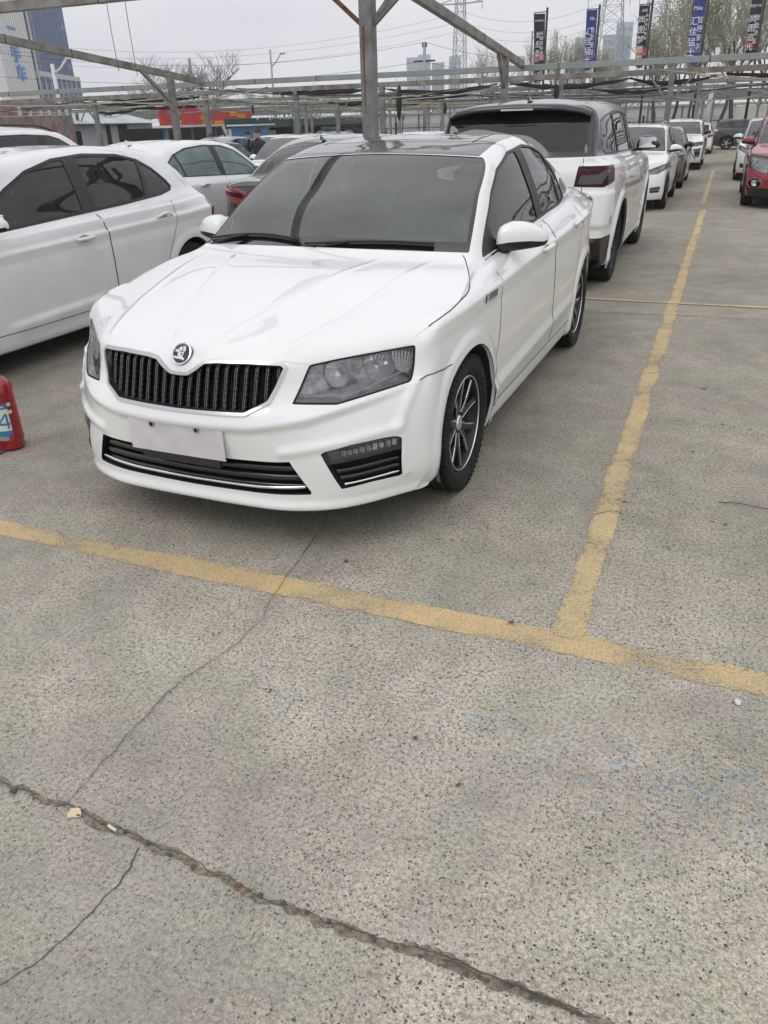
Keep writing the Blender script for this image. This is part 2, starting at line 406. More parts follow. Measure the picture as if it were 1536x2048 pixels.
    for (r,c,dx,dy,dz) in p.get('tweak',[]): T[r,c]+=np.array((dx,dy,dz))
    return T
def car_surface(p,res=1.0):
    T=car_table(p)
    dr=np.linalg.norm(np.diff(T,axis=1),axis=2).mean(0); nu=np.maximum(3,np.round(dr/.013*res)).astype(int)
    G,U=spline(T,nu,sym0=0,sym1=0)
    dv=np.linalg.norm(np.diff(G,axis=0),axis=2).mean(1)
    nv=np.maximum(3,np.round(dv/.012*res)).astype(int)
    G2,Vv=spline(G.transpose(1,0,2),nv,sym1=0); G=G2.transpose(1,0,2)   # (v,u,3)
    for _ in range(int(p.get('smooth',16)*res*res)+1):
        A=G.copy(); A[1:-1,1:-1]=.5*G[1:-1,1:-1]+.125*(G[2:,1:-1]+G[:-2,1:-1]+G[1:-1,2:]+G[1:-1,:-2])
        A[1:-1,0]=.5*G[1:-1,0]+.125*(G[2:,0]+G[:-2,0])+.25*G[1:-1,1]; A[1:-1,-1]=.5*G[1:-1,-1]+.125*(G[2:,-1]+G[:-2,-1])+.25*G[1:-1,-2]
        A[:,0,0]=0;A[:,-1,0]=0; G=A
    nV,nU=G.shape[:2]; Q=np.stack(np.meshgrid(U,Vv),-1)
    def norms(G):
        du=np.gradient(G,axis=1);dv_=np.gradient(G,axis=0); n=np.cross(du,dv_)
        n[:,0,0]=0;n[:,-1,0]=0; n[-1,:,0]=0
        return n/(np.linalg.norm(n,axis=2)[...,None]+1e-9)
    n=norms(G); P=G.reshape(-1,3)
    if 'disp' in p:
        d=p['disp'](P,n.reshape(-1,3),Q.reshape(-1,2)); G=G+d.reshape(nV,nU,3); G[:,0,0]=0;G[:,-1,0]=0; n=norms(G)
    idx=np.arange(nV*nU).reshape(nV,nU)
    a,b,c,d=idx[:-1,:-1].ravel(),idx[:-1,1:].ravel(),idx[1:,1:].ravel(),idx[1:,:-1].ravel()
    F=np.concatenate([np.stack([a,b,c],1),np.stack([a,c,d],1)])
    V=G.reshape(-1,3);Nn=n.reshape(-1,3);Q=Q.reshape(-1,2)
    k=len(V); m=np.array([-1,1,1])
    # weld the mirror half along x=0
    V2=V*m;N2=Nn*m; cen=np.abs(V[:,0])<1e-6; mp_=np.where(cen,np.arange(k),np.arange(k)+k)
    F2=mp_[F[:,::-1]]
    M_=S(np.concatenate([V,V2]),np.concatenate([Nn,N2]),np.concatenate([Q,Q]),np.concatenate([F,F2]))
    area=np.linalg.norm(np.cross(M_.V[M_.F[:,1]]-M_.V[M_.F[:,0]],M_.V[M_.F[:,2]]-M_.V[M_.F[:,0]]),axis=1)
    return M_.sub(M_.F[area>1e-10])
class Proj:
    """project things on the body skin"""
    def __init__(s,sf):
        s.t=BVHTree.FromPolygons([tuple(v) for v in sf.V],[tuple(f) for f in sf.F])
    def hit(s,o,d,far=5):
        h=s.t.ray_cast(Vector(o),Vector(d).normalized(),far)
        if h[0] is None:
            h=s.t.find_nearest(Vector(o))
        n=h[1]
        if n.dot(Vector(d))>0: n=-n
        return h[0],n
    def side(s,y,z,sg=1): return s.hit((sg*1.6,y,z),(-sg,0,0))
    def front(s,x,z): return s.hit((x,-1.5,z),(0,1,0))
    def rear(s,x,z,L): return s.hit((x,L+1.5,z),(0,-1,0))
    def top(s,x,y): return s.hit((x,y,2.6),(0,0,-1))
def ribbon(mb,pts,w,lift=.0012,mi=0,th=0):
    """flat strip following [(point,normal)...]"""
    k=len(pts); vs=[]
    for i,(p_,n_) in enumerate(pts):
        t=(pts[min(i+1,k-1)][0]-pts[max(i-1,0)][0]).normalized(); s_=t.cross(n_).normalized()
        q=p_+n_*lift
        vs+= [q-s_*w/2,q+s_*w/2] if not th else [q-s_*w/2-n_*th,q-s_*w/2,q+s_*w/2,q+s_*w/2-n_*th]
    m=2 if not th else 4
    fs=[]
    for i in range(k-1):
        for j in range(m-1): fs.append((i*m+j,(i+1)*m+j,(i+1)*m+j+1,i*m+j+1))
    mb.add(vs,fs,mi)
def resample(pl,step=.02):
    o=[];P=[np.array(p,float) for p in pl]
    for a,b in zip(P[:-1],P[1:]):
        n=max(1,int(np.linalg.norm(b-a)/step))
        for i in range(n): o.append(a+(b-a)*i/n)
    o.append(P[-1]); return o
# ------------------------------------------------------------------ wheels
def tyre_mesh(r,rim_r,w,tread=True):
    pr=[(rim_r-.004,-w*.36),(rim_r+.006,-w*.43),(rim_r+(r-rim_r)*.45,-w*.5),(r-.028,-w*.485),(r-.008,-w*.44),(r-.001,-w*.36)]
    h=-w*.36; n=4 if tread else 1
    for k in range(n):
        a=-w*.36+(w*.72)*(k)/n; b=a+(w*.72)/n
        if tread:
            pr+=[(r,a+.004),(r+.001,b-.010),(r-.009,b-.008),(r-.009,b-.002)]
    pr+=[(r-.001,w*.36),(r-.008,w*.44),(r-.028,w*.485),(rim_r+(r-rim_r)*.45,w*.5),(rim_r+.006,w*.43),(rim_r-.004,w*.36)]
    m=MB(); m.lathe(pr,72,axis='x')
    if tread:   # shoulder blocks
        for k in range(64):
            a=2*math.pi*k/64
            for sg in(-1,1):
                c=(sg*w*.425,math.cos(a)*(r-.0140),math.sin(a)*(r-.0140))
                M=Matrix.Rotation(a,3,'X')
                m.box(c,(w*.10,.020,.0125),M=M@Matrix.Rotation(sg*.25,3,'Y'))
    return m
def make_wheel(parent,x,y,r,style,side,w=.205,rim_r=None,mats=('dark_alloy','alloy'),spokes=5,detail=True,turn=0):
    """wheel centred at (x,y,r); side=+1 faces +X"""
    rim_r=rim_r or r*.71
    t=tyre_mesh(r,rim_r,w,detail)
    rm=MB(); s_=side
    def X(v): return v*s_
    # barrel + lip
    rm.lathe([(rim_r,X(w*.38)),(rim_r-.006,X(w*.415)),(rim_r-.014,X(w*.40)),(rim_r-.020,X(w*.33)),(rim_r-.035,X(w*.05)),(rim_r-.03,X(-w*.40))],56,axis='x',mi=0)
    rm.lathe([(rim_r-.006,X(w*.410)),(rim_r-.008,X(w*.420)),(rim_r-.0115,X(w*.420)),(rim_r-.013,X(w*.40))],56,axis='x',mi=1)
    rm.lathe([(.0,X(w*.30)),(.032,X(w*.295)),(.036,X(w*.27)),(.036,X(w*.10))],24,axis='x',mi=1)
    rm.lathe([(.030,X(w*.26)),(.075,X(w*.22)),(.08,X(w*.08))],24,axis='x',mi=0)
    for k in range(spokes):
        a=2*math.pi*(k+.25+turn)/spokes
        def pt(rr,off,dep):  # radial, tangential, axial
            return Vector((X(dep),math.cos(a)*rr-math.sin(a)*off,math.sin(a)*rr+math.cos(a)*off))
        if style=='Y':
            for sg in(-1,1):
                p1=[(.045,sg*.012,w*.26),(rim_r*.50,sg*.024,w*.30),(rim_r-.012,sg*rim_r*.30,w*.345)]
                for (o1,wd,mi_,dz) in ((0,.036,0,-.022),(sg*.013,.0075,1,-.006)):
                    for q in range(2):
                        A,B=p1[q],p1[q+1]
                        a_=pt(A[0],A[1]+o1*(0.6 if q==0 else 1),A[2]+dz*.6);b_=pt(B[0],B[1]+o1,B[2]+dz*.6)
                        rm.bar(a_,b_,wd if mi_ else wd*(1.0 if q==0 else .8),.03 if not mi_ else .014,mi=mi_,up=(1,0,0),bev=.003)
        else:
            wd=.05 if spokes<=5 else .024
            rm.bar(pt(.04,0,w*.24),pt(rim_r*.6,0,w*.30),wd,.03,mi=1,up=(1,0,0),bev=.006)
            rm.bar(pt(rim_r*.58,0,w*.30),pt(rim_r-.01,0,w*.34),wd*1.15,.03,mi=1,up=(1,0,0),bev=.006)
    wh=link('wheel',t.mesh('tyre_mesh'),'rubber',parent); wh.location=(x,y,r)
    wh.data.polygons.foreach_set('use_smooth',[True]*len(wh.data.polygons))
    # the wheel: its rubber is the thing itself, rim and disc are its pieces
    wh.name='tyre'
    hub=D.objects.new('wheel',None); col.objects.link(hub); hub.parent=parent; hub.location=(x,y,r)
    wh.parent=hub; wh.location=(0,0,0)
    ri=link('rim',rm.mesh('rim_mesh'),list(mats),hub,smooth=False)
    dm=MB(); dm.lathe([(.0,X(-w*.05)),(rim_r*.68,X(-w*.05)),(rim_r*.68,X(-w*.2)),(0,X(-w*.2))],32,axis='x')
    link('brake_disc',dm.mesh('disc_mesh'),'disc',hub)
    return hub
# ================================================================== CAR BUILDER
SEDAN=dict(W=.907,L=4.66,wf=.885,wr=3.565,yc5=.62,ry5=.30,tweak=[(6,5,-.035,-.075,-.012),(5,5,-.012,-.03,0)],r=.316,tw=.205,
 zs=[.79,.85,.93,.95],plan=[.93,.955,.985,.995,1.0,.995,.93,.84],
 rows=[(.10,.165),(.035,.175),(.014,.27),(.006,.40),(.0,.53),(.0,None),(.012,None)],
 D=([0,.0,.012,.085,.265,.40],[0,.012,.078,.240,.40,.51]),
 nose=[(.07,.185,0,0),(.022,.192,.03,.1),(.018,.262,.02,.1),(-.004,.40,.02,.25),(-.026,.555,.04,.75),(.015,.67,.03,.95),(.055,.775,.035,1)],
 tail=[(.08,.22,0),(.03,.235,0),(.01,.33,0),(0,.45,0),(0,.6,0),(.03,.80,0),(.05,.99,-.03)],RD=[.19,.10,.03,.007,0],
 cowl=(1.15,1.01,.741,1.31,.985),belt=[(1.31,.741,.975),(1.5,.785,.975),(2.2,.812,1.0),(3.0,.805,1.045),(3.4,.765,1.062),(4.0,.66,1.08)],bbase=(3.94,1.085,.61,4.0,1.08),
 header=(1.93,1.395,.585,2.0,1.37),rail=[(2.0,.585,1.37),(2.3,.602,1.418),(2.7,.602,1.434),(3.05,.582,1.400),(3.36,.545,1.33)],btop=(3.28,1.385,.52,3.36,1.33),
 roofc=[(1.93,1.397),(2.3,1.452),(2.65,1.472),(3.0,1.45),(3.3,1.385)],hoodb=(.035,.012,0),barrel=.028,
 dlo=[(1.39,.960),(1.605,1.104),(1.80,1.220),(1.99,1.312),(2.27,1.384),(2.61,1.408),(2.90,1.388),(3.06,1.345),(3.17,1.275),(3.26,1.173),(3.29,1.09),(3.27,1.064),(3.0,1.046),(2.6,1.030),(2.0,1.002)],
 pillars=[(2.395,2.535,-.02)],bars=[(3.02,3.05,.12)],tri=[(1.3,.9),(1.62,.9),(1.60,1.20),(1.3,1.2)],
 doors=[[(1.24,.29),(1.215,.42),(1.30,.60),(1.325,.8),(1.335,.945),(1.42,.945),(2.0,.985),(2.475,1.010),(2.50,.85),(2.515,.29)],
        [(2.52,.29),(2.505,.85),(2.48,1.010),(3.0,1.03),(3.28,1.045),(3.335,1.02),(3.34,.90),(3.24,.70),(3.15,.50),(3.12,.29)]],
 handles=[(2.12,2.33,.889),(3.0,3.20,.919)],arch=.352,
 hl=[(.452,.625),(.492,.754),(.571,.764),(.695,.773),(.795,.780),(.800,.772),(.802,.712),(.802,.651),(.763,.643),(.596,.611)],hlkind='hero',
 tl=[(.50,.80),(.50,.97),(.70,.985),(.9,.975),(.9,.84),(.72,.77)],tly=.45,
 plate_f=(0,.44,.46),plate_r=(0,.87),mirror=(1.64,.995,.735),paint='paint_white',roofm=None,seats='seat',sideg='side_glass',wind='windscreen_glass',
 wheel=dict(style='Y',spokes=5,mats=('dark_alloy','alloy')),res=1.0)
def seam(part_mb,pj,poly,kind,sg=1,w=.005,closed=False,step=.025,lift=.0012,lim=None):
    pl=list(poly)+([poly[0]] if closed else []); pts=[]
    for q in resample(pl,step):
        if kind=='side': h=pj.side(q[0],q[1],sg)
        elif kind=='front': h=pj.front(q[0]*sg,q[1])
        elif kind=='rear': h=pj.rear(q[0]*sg,q[1],lim)
        else: h=pj.top(q[0]*sg,q[1])
        pts.append(h)
    ribbon(part_mb,pts,w,lift)
def mirror_part(root,p,sg,capmat='paint_white'):
    y,z,x=p['mirror']; z+=.0; big=p.get('mirsize',1.0)
    o=empty('wing_mirror'); o.parent=root
    # housing: blunt inner end, domed top, straight lower edge rising to a thin outer tip; t,top,bottom,front,rear
    prof=[(0,.030,-.030,-.030,.040),(.02,.052,-.036,-.060,.052),(.07,.082,-.040,-.082,.060),(.15,.092,-.040,-.090,.064),(.30,.104,-.037,-.088,.066),(.5,.101,-.031,-.076,.066),(.7,.090,-.024,-.056,.064),(.86,.068,-.018,-.034,.060),(.95,.050,-.012,-.016,.052),(1,.030,.004,.010,.040)]
    vs=[];n=28;Lm=.235*big
    for (t,zt,zb,yf,yr) in prof:
        for k in range(n):
            a=2*math.pi*k/n; ca,sa=math.cos(a),math.sin(a); e=.8
            q=math.copysign(abs(ca)**e,ca); u=math.copysign(abs(sa)**e,sa)
            yy=(yf+yr)/2+(yr-yf)/2*q; zz=(zt+zb)/2+(zt-zb)/2*u
            vs.append((sg*(x+.05+t*Lm),y+yy*big+.035*t,z+zz*big))
    fs=[(i*n+k,i*n+(k+1)%n,(i+1)*n+(k+1)%n,(i+1)*n+k) for i in range(len(prof)-1) for k in range(n)]
    up=[f for f in fs if math.sin(2*math.pi*((f[0]%n)+.5)/n)>-.30]
    lo=[f for f in fs if f not in up]
    cap0=tuple(range(n)); cap1=tuple((len(prof)-1)*n+k for k in range(n))
    a=MB(); a.add(vs,up+[cap1]); b=MB(); b.add(vs,lo+[cap0])
    a.build('mirror_cap',capmat,o,True,fix=True); b.build('mirror_base','black_plastic',o,True,fix=True)
    g=MB(); # glass faces the rear
    g.box((sg*(x+.05+.47*Lm),y+.067*big+.016,z+.036*big),(.17*big,.006,.095*big),bev=.003); g.build('mirror_glass','chrome',o)
    f=MB(); f.bar((sg*(x-.05),y-.01,z-.045),(sg*(x+.12),y+.0,z-.026),.10,.030,bev=.010); f.build('mirror_arm','black_plastic',o)
    return o
def build_car(name,p,loc,rz,label,cat='car',group=None):
    """car-local: nose at y=0 facing -y, wheels on z=0"""
    root=empty(name,(loc[0],loc[1],loc[2] if len(loc)>2 else 0),rz); tag(root,label,cat,group)
    W,L=p['W'],p['L']; pm=p['paint']; sf=car_surface(p,p['res']); pj=Proj(sf); body=sf; fine=p['res']>=.8
    front=p.get('front',True); rear=p.get('rear',True)
    # wheel arches
    for wy_ in (p['wf'],p['wr']):
        f=lambda V,Q,wy_=wy_: np.maximum(np.hypot(V[:,1]-wy_,V[:,2]-p['r']*1.02)-p['arch'],.5-np.abs(V[:,0]))
        _,body=body.split(lambda V,Q,f=f:np.maximum(f(V,Q),V[:,2]-1.0))
    for wy_ in (p['wf'],p['wr']):
        for sg in(-1,1):
            ln=MB(); n=18;vs=[];R_=p['arch']
            for k in range(n+1):
                a=math.pi*(-.16+1.32*k/n); yy=wy_+math.cos(a)*R_; zz=p['r']*1.02+math.sin(a)*R_
                xo=W-.012 if True else 0
                h=pj.side(yy,max(zz,.2),sg)[0]; xo=abs(h.x)-.003 if zz>.2 else W*.95
                vs+=[(sg*xo,yy,zz),(sg*(xo-.016),yy,zz),(sg*.52,yy,zz)]
            fs=[(i*3+j,(i+1)*3+j,(i+1)*3+j+1,i*3+j+1) for i in range(n) for j in (1,)]
            ln.add(vs,fs+[tuple(i*3+2 for i in range(n+1))])
            ln.add(vs,[(i*3,(i+1)*3,(i+1)*3+1,i*3+1) for i in range(n)],1)
            link('wheel_arch_liner',ln.mesh('liner'),['matt_black',pm],root)

    ub=MB(); ub.box((0,.40,p['r']*.70),(W*.95,.62,.03)); ub.box((0,.66,p['r']*.70),(W*1.5,.36,.03)) if W<.92 else None; ub.box((0,L/2,.29),(W*1.18,L-.9,.20)); ub.box((0,L/2,.25),(W*1.7,p['wr']-p['wf']-.85,.06)); ub.build('underbody_blocker','matt_black',root)  # dark boxes added and widened to block light under the car
    gap=MB()
    # ---------- glass : windscreen and rear window by body parameters
    def param(u0,u1,v0,v1): return lambda V,Q: np.maximum.reduce([(u0-Q[:,0])*.15,(Q[:,0]-u1)*.15,(v0-Q[:,1])*.25,(Q[:,1]-v1)*.25])
    ws,body=body.split(param(-1,p.get('wsu',4.93),9.04,10.97))
    rw,body=body.split(param(p.get('rwu',16.25),30,p.get('rwv',9.12),10.93))
    see=p.get('interior',True)
    for piece,nm,u,gm in ((ws,'windscreen',1,p['wind']),(rw,'rear_window',0,p.get('rearg',p['sideg']))):
        if not len(piece.F): continue
        if fine and u: ins=param(-1,4.62,9.26,10.80)
        else: ins=param(-1,4.72,9.2,10.86) if u else param(16.6,30,9.3,10.8)
        gl,fr=piece.split(ins)
        g=gl.off(-.003).obj(nm,gm,root); fr.off(-.003).obj('window_border','gloss_black',g if g else root)
    # ---------- doors first (as solid panels), each keeps its own windows
    parts=[]
    dl=p['dlo']; fd=fside(dl,.3)
    gls,body=body.split(fd)
    seal,gls=gls.split(lambda V,Q: -inner(fd,p.get('sealw',.013))(V,Q))
    def both(piece,nm,m_):
        for sg in(-1,1):
            h_,_=piece.split(lambda V,Q,sg=sg:-sg*V[:,0]); h_.obj(nm,m_,root)
    both(seal.off(.001),'window_seal','black_plastic')
    def band(y0,y1,sl): # nearly vertical band; sl=lean (dy per dz)
        return lambda V,Q: np.maximum(y0+sl*(V[:,2]-1.0)-V[:,1],V[:,1]-(y1+sl*(V[:,2]-1.0)))
    for (a,b,sl) in p['pillars']+p['bars']:
        s_,gls=gls.split(band(a,b,sl)); both(s_.off(.001),'window_pillar','pillar')
    if p.get('tri'):
        s_,gls=gls.split(fside(p['tri'],.3)); both(s_,'mirror_triangle','black_plastic')
    # separate the panes
    cuts=sorted([a for a,b,s in p['pillars']+p['bars']]); sls=[s for a,b,s in sorted(p['pillars']+p['bars'])]
    for sg in(-1,1):
        half,_=gls.split(lambda V,Q,sg=sg:-sg*V[:,0])
        for c,sl in zip(cuts,sls):
            a,half=half.split(lambda V,Q,c=c,sl=sl:V[:,1]-(c+.01+sl*(V[:,2]-1.0)))
            if len(a.F): a.off(-.004).obj('side_window',p['sideg'],root)
        if len(half.F): half.off(-.004).obj('side_window',p['sideg'],root)
    for k,dp in enumerate(p['doors']):
        for sg in(-1,1):
            d,body=body.split(fside(dp,.35,sg))
            if len(d.F):
                do=d.obj('door',pm,root); parts.append((k,sg,do))
                if fine or p.get('seams',True):
                    dg=MB(); st_=p.get('seamtop',.93); run=[]
                    for a_,b_ in zip(dp,dp[1:]+dp[:1]):
                        if min(a_[1],b_[1])>st_:
                            if len(run)>1: seam(dg,pj,run,'side',sg,p.get('gapw',.0055),False,step=.03)
                            run=[]; continue
                        if not run: run=[a_]
                        run.append(b_)
                    if len(run)>1: seam(dg,pj,run,'side',sg,p.get('gapw',.0055),False,step=.03)
                    dg.build('shut_line','seam',do,True)
    for (k,sg,do) in parts:
        if k<len(p['handles']):
            y0,y1,z=p['handles'][k]; hm=MB(); pts=[];
            for i in range(9):
                t=i/8; h,n=pj.side(y0+(y1-y0)*t,z+.006*math.sin(t*math.pi),sg); pts.append(h+n*(.012+.026*math.sin(min(1,1.25*t if t<.5 else 1.25*(1-t)+.0)*math.pi*.8)))
            hm.tube(pts,[.010,.012,.013,.0135,.014,.014,.0135,.013,.010],8)
            ho=hm.build('door_handle',p.get('handlem',pm),do,True)
            cup=MB(); h,n=pj.side((y0+y1)/2-.01,z,sg); M_=Matrix((Vector((0,1,0)),Vector((0,0,1)),n)).transposed()
            poly=[(math.cos(a)*.055,math.sin(a)*.026) for a in np.linspace(0,2*math.pi,18,endpoint=False)]
            cup.prism(poly,.0012,Matrix.Translation(h+n*.0003)@M_.to_4x4()); cup.build('handle_recess_shade',p.get('cupm','cup_shade_grey'),do)  # flat disc on the door; a hollow's shade put into its colour
    # ---------- openings at the nose
    if front:
        if 'grille' in p:
            gp=p['grille']; fg=ffront(gp,.6); g,body=body.split(fg)
            fr,hole=g.split(lambda V,Q: -inner(fg,p.get('grw',.016))(V,Q))
            fr.off(.006).thick(.02).obj('grille_frame',p.get('grm','chrome_dull'),root)
            hole.recess((0,1,0),.06).obj('grille_backing','matt_black',root)
            gm=MB(); ip=np.array(gp); xs=np.arange(-20,21)*p.get('slat',.0365)
            if p.get('slat'):
                for x in xs:
                    zz=np.linspace(ip[:,1].min(),ip[:,1].max(),400); dd=sdf(full(gp),np.stack([np.full(400,abs(x)),zz],1))<-p.get('grw',.016)+.002
                    if dd.sum()<20: continue
                    za,zb=zz[dd].min(),zz[dd].max(); pts=[]
                    for t in np.linspace(0,1,9):
                        h,n=pj.front(x,za+(zb-za)*t); b=math.sin(t*math.pi)**.5
                        pts.append(Vector((h.x,h.y+.022-.012*b,h.z)))
                    for i in range(8): gm.bar(pts[i]+Vector((0,.014,0)),pts[i+1]+Vector((0,.014,0)),.009,.026,up=(0,1,0))
                    for o_ in (-.0042,.0042): gm.tube([q+Vector((o_,-.0006,0)) for q in pts],.0010,6,mi=1,cap=False)
                link('grille_slats',gm.mesh('slats'),['black_plastic','slat_edge'],root)
            elif p.get('hslat'):
                z0,z1=ip[:,1].min(),ip[:,1].max()
                for z in np.arange(z0+.02,z1,p['hslat']):
                    xx=np.linspace(0,W,200); dd=sdf(gp,np.stack([xx,np.full(200,z)],1))<-.012
                    if dd.sum()<3: continue
                    xb=xx[dd].max(); pts=[pj.front(x,z)[0]+Vector((0,.02,0)) for x in np.linspace(-xb,xb,11)]
                    gm.tube(pts,.005,6)
                link('grille_slats',gm.mesh('slats'),'black_plastic',root)
        for key in ('intake','fog'):
            if key not in p: continue
            for sg in ((0,) if key=='intake' else (-1,1)):
                poly=p[key]; f=ffront(poly,.75,sg); g,body=body.split(f)
                g.recess((0,1,0),.05).obj('bumper_intake' if key=='intake' else 'fog_light_recess','matt_black',root)
                lm=MB(); ip=np.array(poly); z0,z1=ip[:,1].min(),ip[:,1].max()
                nb=p.get('louv',3)
                def hull(z,up=0):
                    xx=np.linspace(0,W,240); dd=sdf(poly,np.stack([xx,np.full(240,z)],1))<-.003; return (xx[dd].min(),xx[dd].max()) if dd.sum()>3 else None
                if key=='intake':
                    for i in range(nb):
                        t=(i+.9)/(nb+.6)
                        pts=[]
                        for x in np.linspace(-1,1,25):
                            zz=lambda x_:0
                            ztop=I(abs(x)*ip[:,0].max(),*p['itop']); zbot=I(abs(x)*ip[:,0].max(),*p['ibot'])
                            z=ztop+(zbot-ztop)*t; hx=hull(z); 
                            xm=hx[1]-.004 if hx else .3
                            h,n=pj.front(x*xm,z); pts.append((h+Vector((0,.022,0)),Vector((0,-1,.25)).normalized()))
                        ribbon(lm,pts,.022,0,0,th=.02)
                    if p.get('istrip'):
                        pts=[]
                        for x in np.linspace(-1,1,31):
                            z=I(abs(x)*.52,*p['istrip']); hx=hull(z); h,n=pj.front(x*(hx[1]-.006),z); pts.append((h+Vector((0,.008,0)),Vector((0,-1,.3)).normalized()))
                        ribbon(lm,pts,.012,0,1,th=.008)
                    link('intake_louvres',lm.mesh('louv'),['gloss_black','chrome'],root)
                else:
                    sp=p['fogsplit']; e=np.array(sp)
                    fl,_=g.split(lambda V,Q: I(np.abs(V[:,0]),e[:,0],e[:,1])-V[:,2])
                    if len(fl.F):
                        fo=fl.off(-.004).obj('fog_light','lens',root); fl.recess((0,1,0),.045).obj('fog_light_bowl','lamp_grey',fo)
                        rb=MB()
                        for x in np.linspace(e[0,0]+.04,e[-1,0]-.03,9):
                            z=I(x,e[:,0],e[:,1])+.028; h,n=pj.front(x*sg,z); rb.box(h+Vector((0,.028,0)),(.018,.012,.020+.012*random.random()),rz=random.uniform(-.5,.5),M=Matrix.Rotation(random.uniform(-.5,.5),3,'X'),bev=.002)
                        rb.build('fog_light_reflector','reflector',fo)
                    for dz,mi_,wd in ((-.035,0,.014),(-.065,0,.014),(-.095,1,.009)):
                        pts=[]
                        xx=np.linspace(e[0,0],e[-1,0],60)
                        ok=[x for x in xx if sdf(poly,np.array([[x,I(x,e[:,0],e[:,1])+dz]]))[0]<-.012]
                        if len(ok)<3: continue
                        for x in np.linspace(ok[0],ok[-1],10):
                            h,n=pj.front(x*sg,I(x,e[:,0],e[:,1])+dz); pts.append((h+Vector((0,.012,0)),Vector((0,-1,.2)).normalized()))
                        ribbon(lm,pts,wd,0,mi_,th=.02)
                    link('fog_light_trim',lm.mesh('ft'),['gloss_black','chrome'],root)
        for sg in(-1,1):
            f=ffront(p['hl'],p.get('hly',1.0),sg); h_,body=body.split(f)
            if not len(h_.F): continue
            e=h_.off(-.002).obj('headlight','lens',root)
            rim,_=h_.split(lambda V,Q,f=f:-inner(f,.007)(V,Q)); rim.off(-.0015).obj('headlight_border','seam',e)
            n0=h_.N.mean(0); vec=np.array([-.25*sg,1,-.05]); dep=p.get('hldepth',.10)
            h_.recess(vec,dep).obj('headlight_bowl','lamp_inner',e)
            if p['hlkind']=='hero':
                bz,_=h_.split(lambda V,Q: V[:,2]-I(np.abs(V[:,0]),[.45,.58,.61,.80],[.643,.641,.628,.672])); bz.off(-.016).obj('headlight_bezel','bezel',e)
            rb=MB()
            for (cx_,cz_,rr) in p.get('bowls',[(.566,.700,.050),(.688,.715,.064)]):
                h,n=pj.front(cx_*sg,cz_); c=h+Vector((-.25*sg,1,-.05))*(.045)
                ax=Vector((.0*sg,-1,.03)).normalized(); xa=ax.cross(Vector((0,0,1))).normalized(); za=xa.cross(ax)
                vs=[];fs=[];m_=7;n_=28
                for j in range(m_):
                    t=j/(m_-1); q=rr*(.18+.82*t); dpt=-.05*(1-t*t)
                    for k in range(n_):
                        a=2*math.pi*k/n_; fac=1+.05*((k//2)%2)*t
                        vs.append(c+xa*math.cos(a)*q*fac+za*math.sin(a)*q*fac+ax*dpt)
                for j in range(m_-1):
                    for k in range(n_): fs.append((j*n_+k,j*n_+(k+1)%n_,(j+1)*n_+(k+1)%n_,(j+1)*n_+k))
                rb.add(vs,fs); rb.lathe([(.0,-.0),(.010,.0),(.010,.03)],12,c=tuple(c-ax*.04),axis='y')
            if p['hlkind']=='hero':
                for i in range(9):   # bright facets beside the outer bowl
                    x=.735+i*.0075; h,n=pj.front(x*sg,.735-.003*i); rb.box(h+Vector((-.012*sg,.040,-.010)),(.007,.010,.085),M=Matrix.Rotation(.5*sg,3,'Z')@Matrix.Rotation(.1*i-.2,3,'Y'),bev=.002)
                for (a_,b_) in (((.470,.642),(.580,.640)),((.580,.640),(.605,.626)),((.605,.626),(.795,.70))):
                    ha=pj.front(a_[0]*sg,a_[1])[0]+Vector((0,.018,0));hb=pj.front(b_[0]*sg,b_[1])[0]+Vector((0,.018,0)); rb.bar(ha,hb,.004,.004)
            if p['hlkind']=='hero':
                rg=random.Random(4)
                for i in range(16):   # cut facets of the main reflector
                    x=.632+rg.random()*.10; z=.700+rg.random()*.052; h,n=pj.front(x*sg,z)
                    rb.box(h+Vector((-.01*sg,.036,0)),(.012+.014*rg.random(),.004,.012+.020*rg.random()),M=Matrix.Rotation(rg.uniform(-.5,.5),3,'Z')@Matrix.Rotation(rg.uniform(-.7,-.1),3,'X')@Matrix.Rotation(rg.uniform(-.6,.6),3,'Y'),bev=.001)
            rb.build('headlight_reflector','reflector',e,False)
        # bonnet
        if p.get('bonnet',True):
            bp=p['bonnet_poly']; zl=np.array(p['bonnet_front'])
            f=lambda V,Q: np.maximum.reduce([sdf(bp,np.stack([np.abs(V[:,0]),V[:,1]],1)),(Q[:,1]-9.0)*.1,np.where(V[:,1]<.6,I(np.abs(V[:,0]),zl[:,0],zl[:,1])-V[:,2],-.1)])
            b_,body=body.split(f); bo=b_.off(.0012).obj('bonnet',pm,root)
            for sg in(-1,1):
                dg=MB(); seam(dg,pj,spl2([(x,y) for x,y in bp if x>.6 and y>p.get('bsy',.37)],5),'top',sg,.0045,False,.03,.002); dg.build('shut_line','seam',bo,True)
        wb=MB()
        for sg,(x0,x1) in ((1,(.02,.62)),(-1,(.02,.66))) if p.get('wiper',True) else ():
            pts=[]
            for t in np.linspace(0,1,12):
                x=(-.05+.62*t) if sg>0 else (-.70+.60*t)
                zz=p['cowl'][1]+(.030 if sg>0 else .055)*math.sin(t*2.6)+.008; yy=p['cowl'][0]+(p['cowl'][3]-p['cowl'][0])*(abs(x)/p['cowl'][2])**2
                h,n=pj.hit((x,yy-.9,zz+.012+.45),Vector((0,.9,-.45)),3); pts.append(h+n*.012)
            wb.tube(pts,.007,6); wb.tube([q+Vector((0,.002,-.012)) for q in pts],.003,5)
            i=4 if sg>0 else 5; wb.tube([pts[i],pts[i]+Vector((-.12*1,-.02,-.02)),pts[0]+Vector((-.0,-.03,-.035))],.008,6)
        if wb.v: wb.build('windscreen_wiper','black_plastic',root,True)
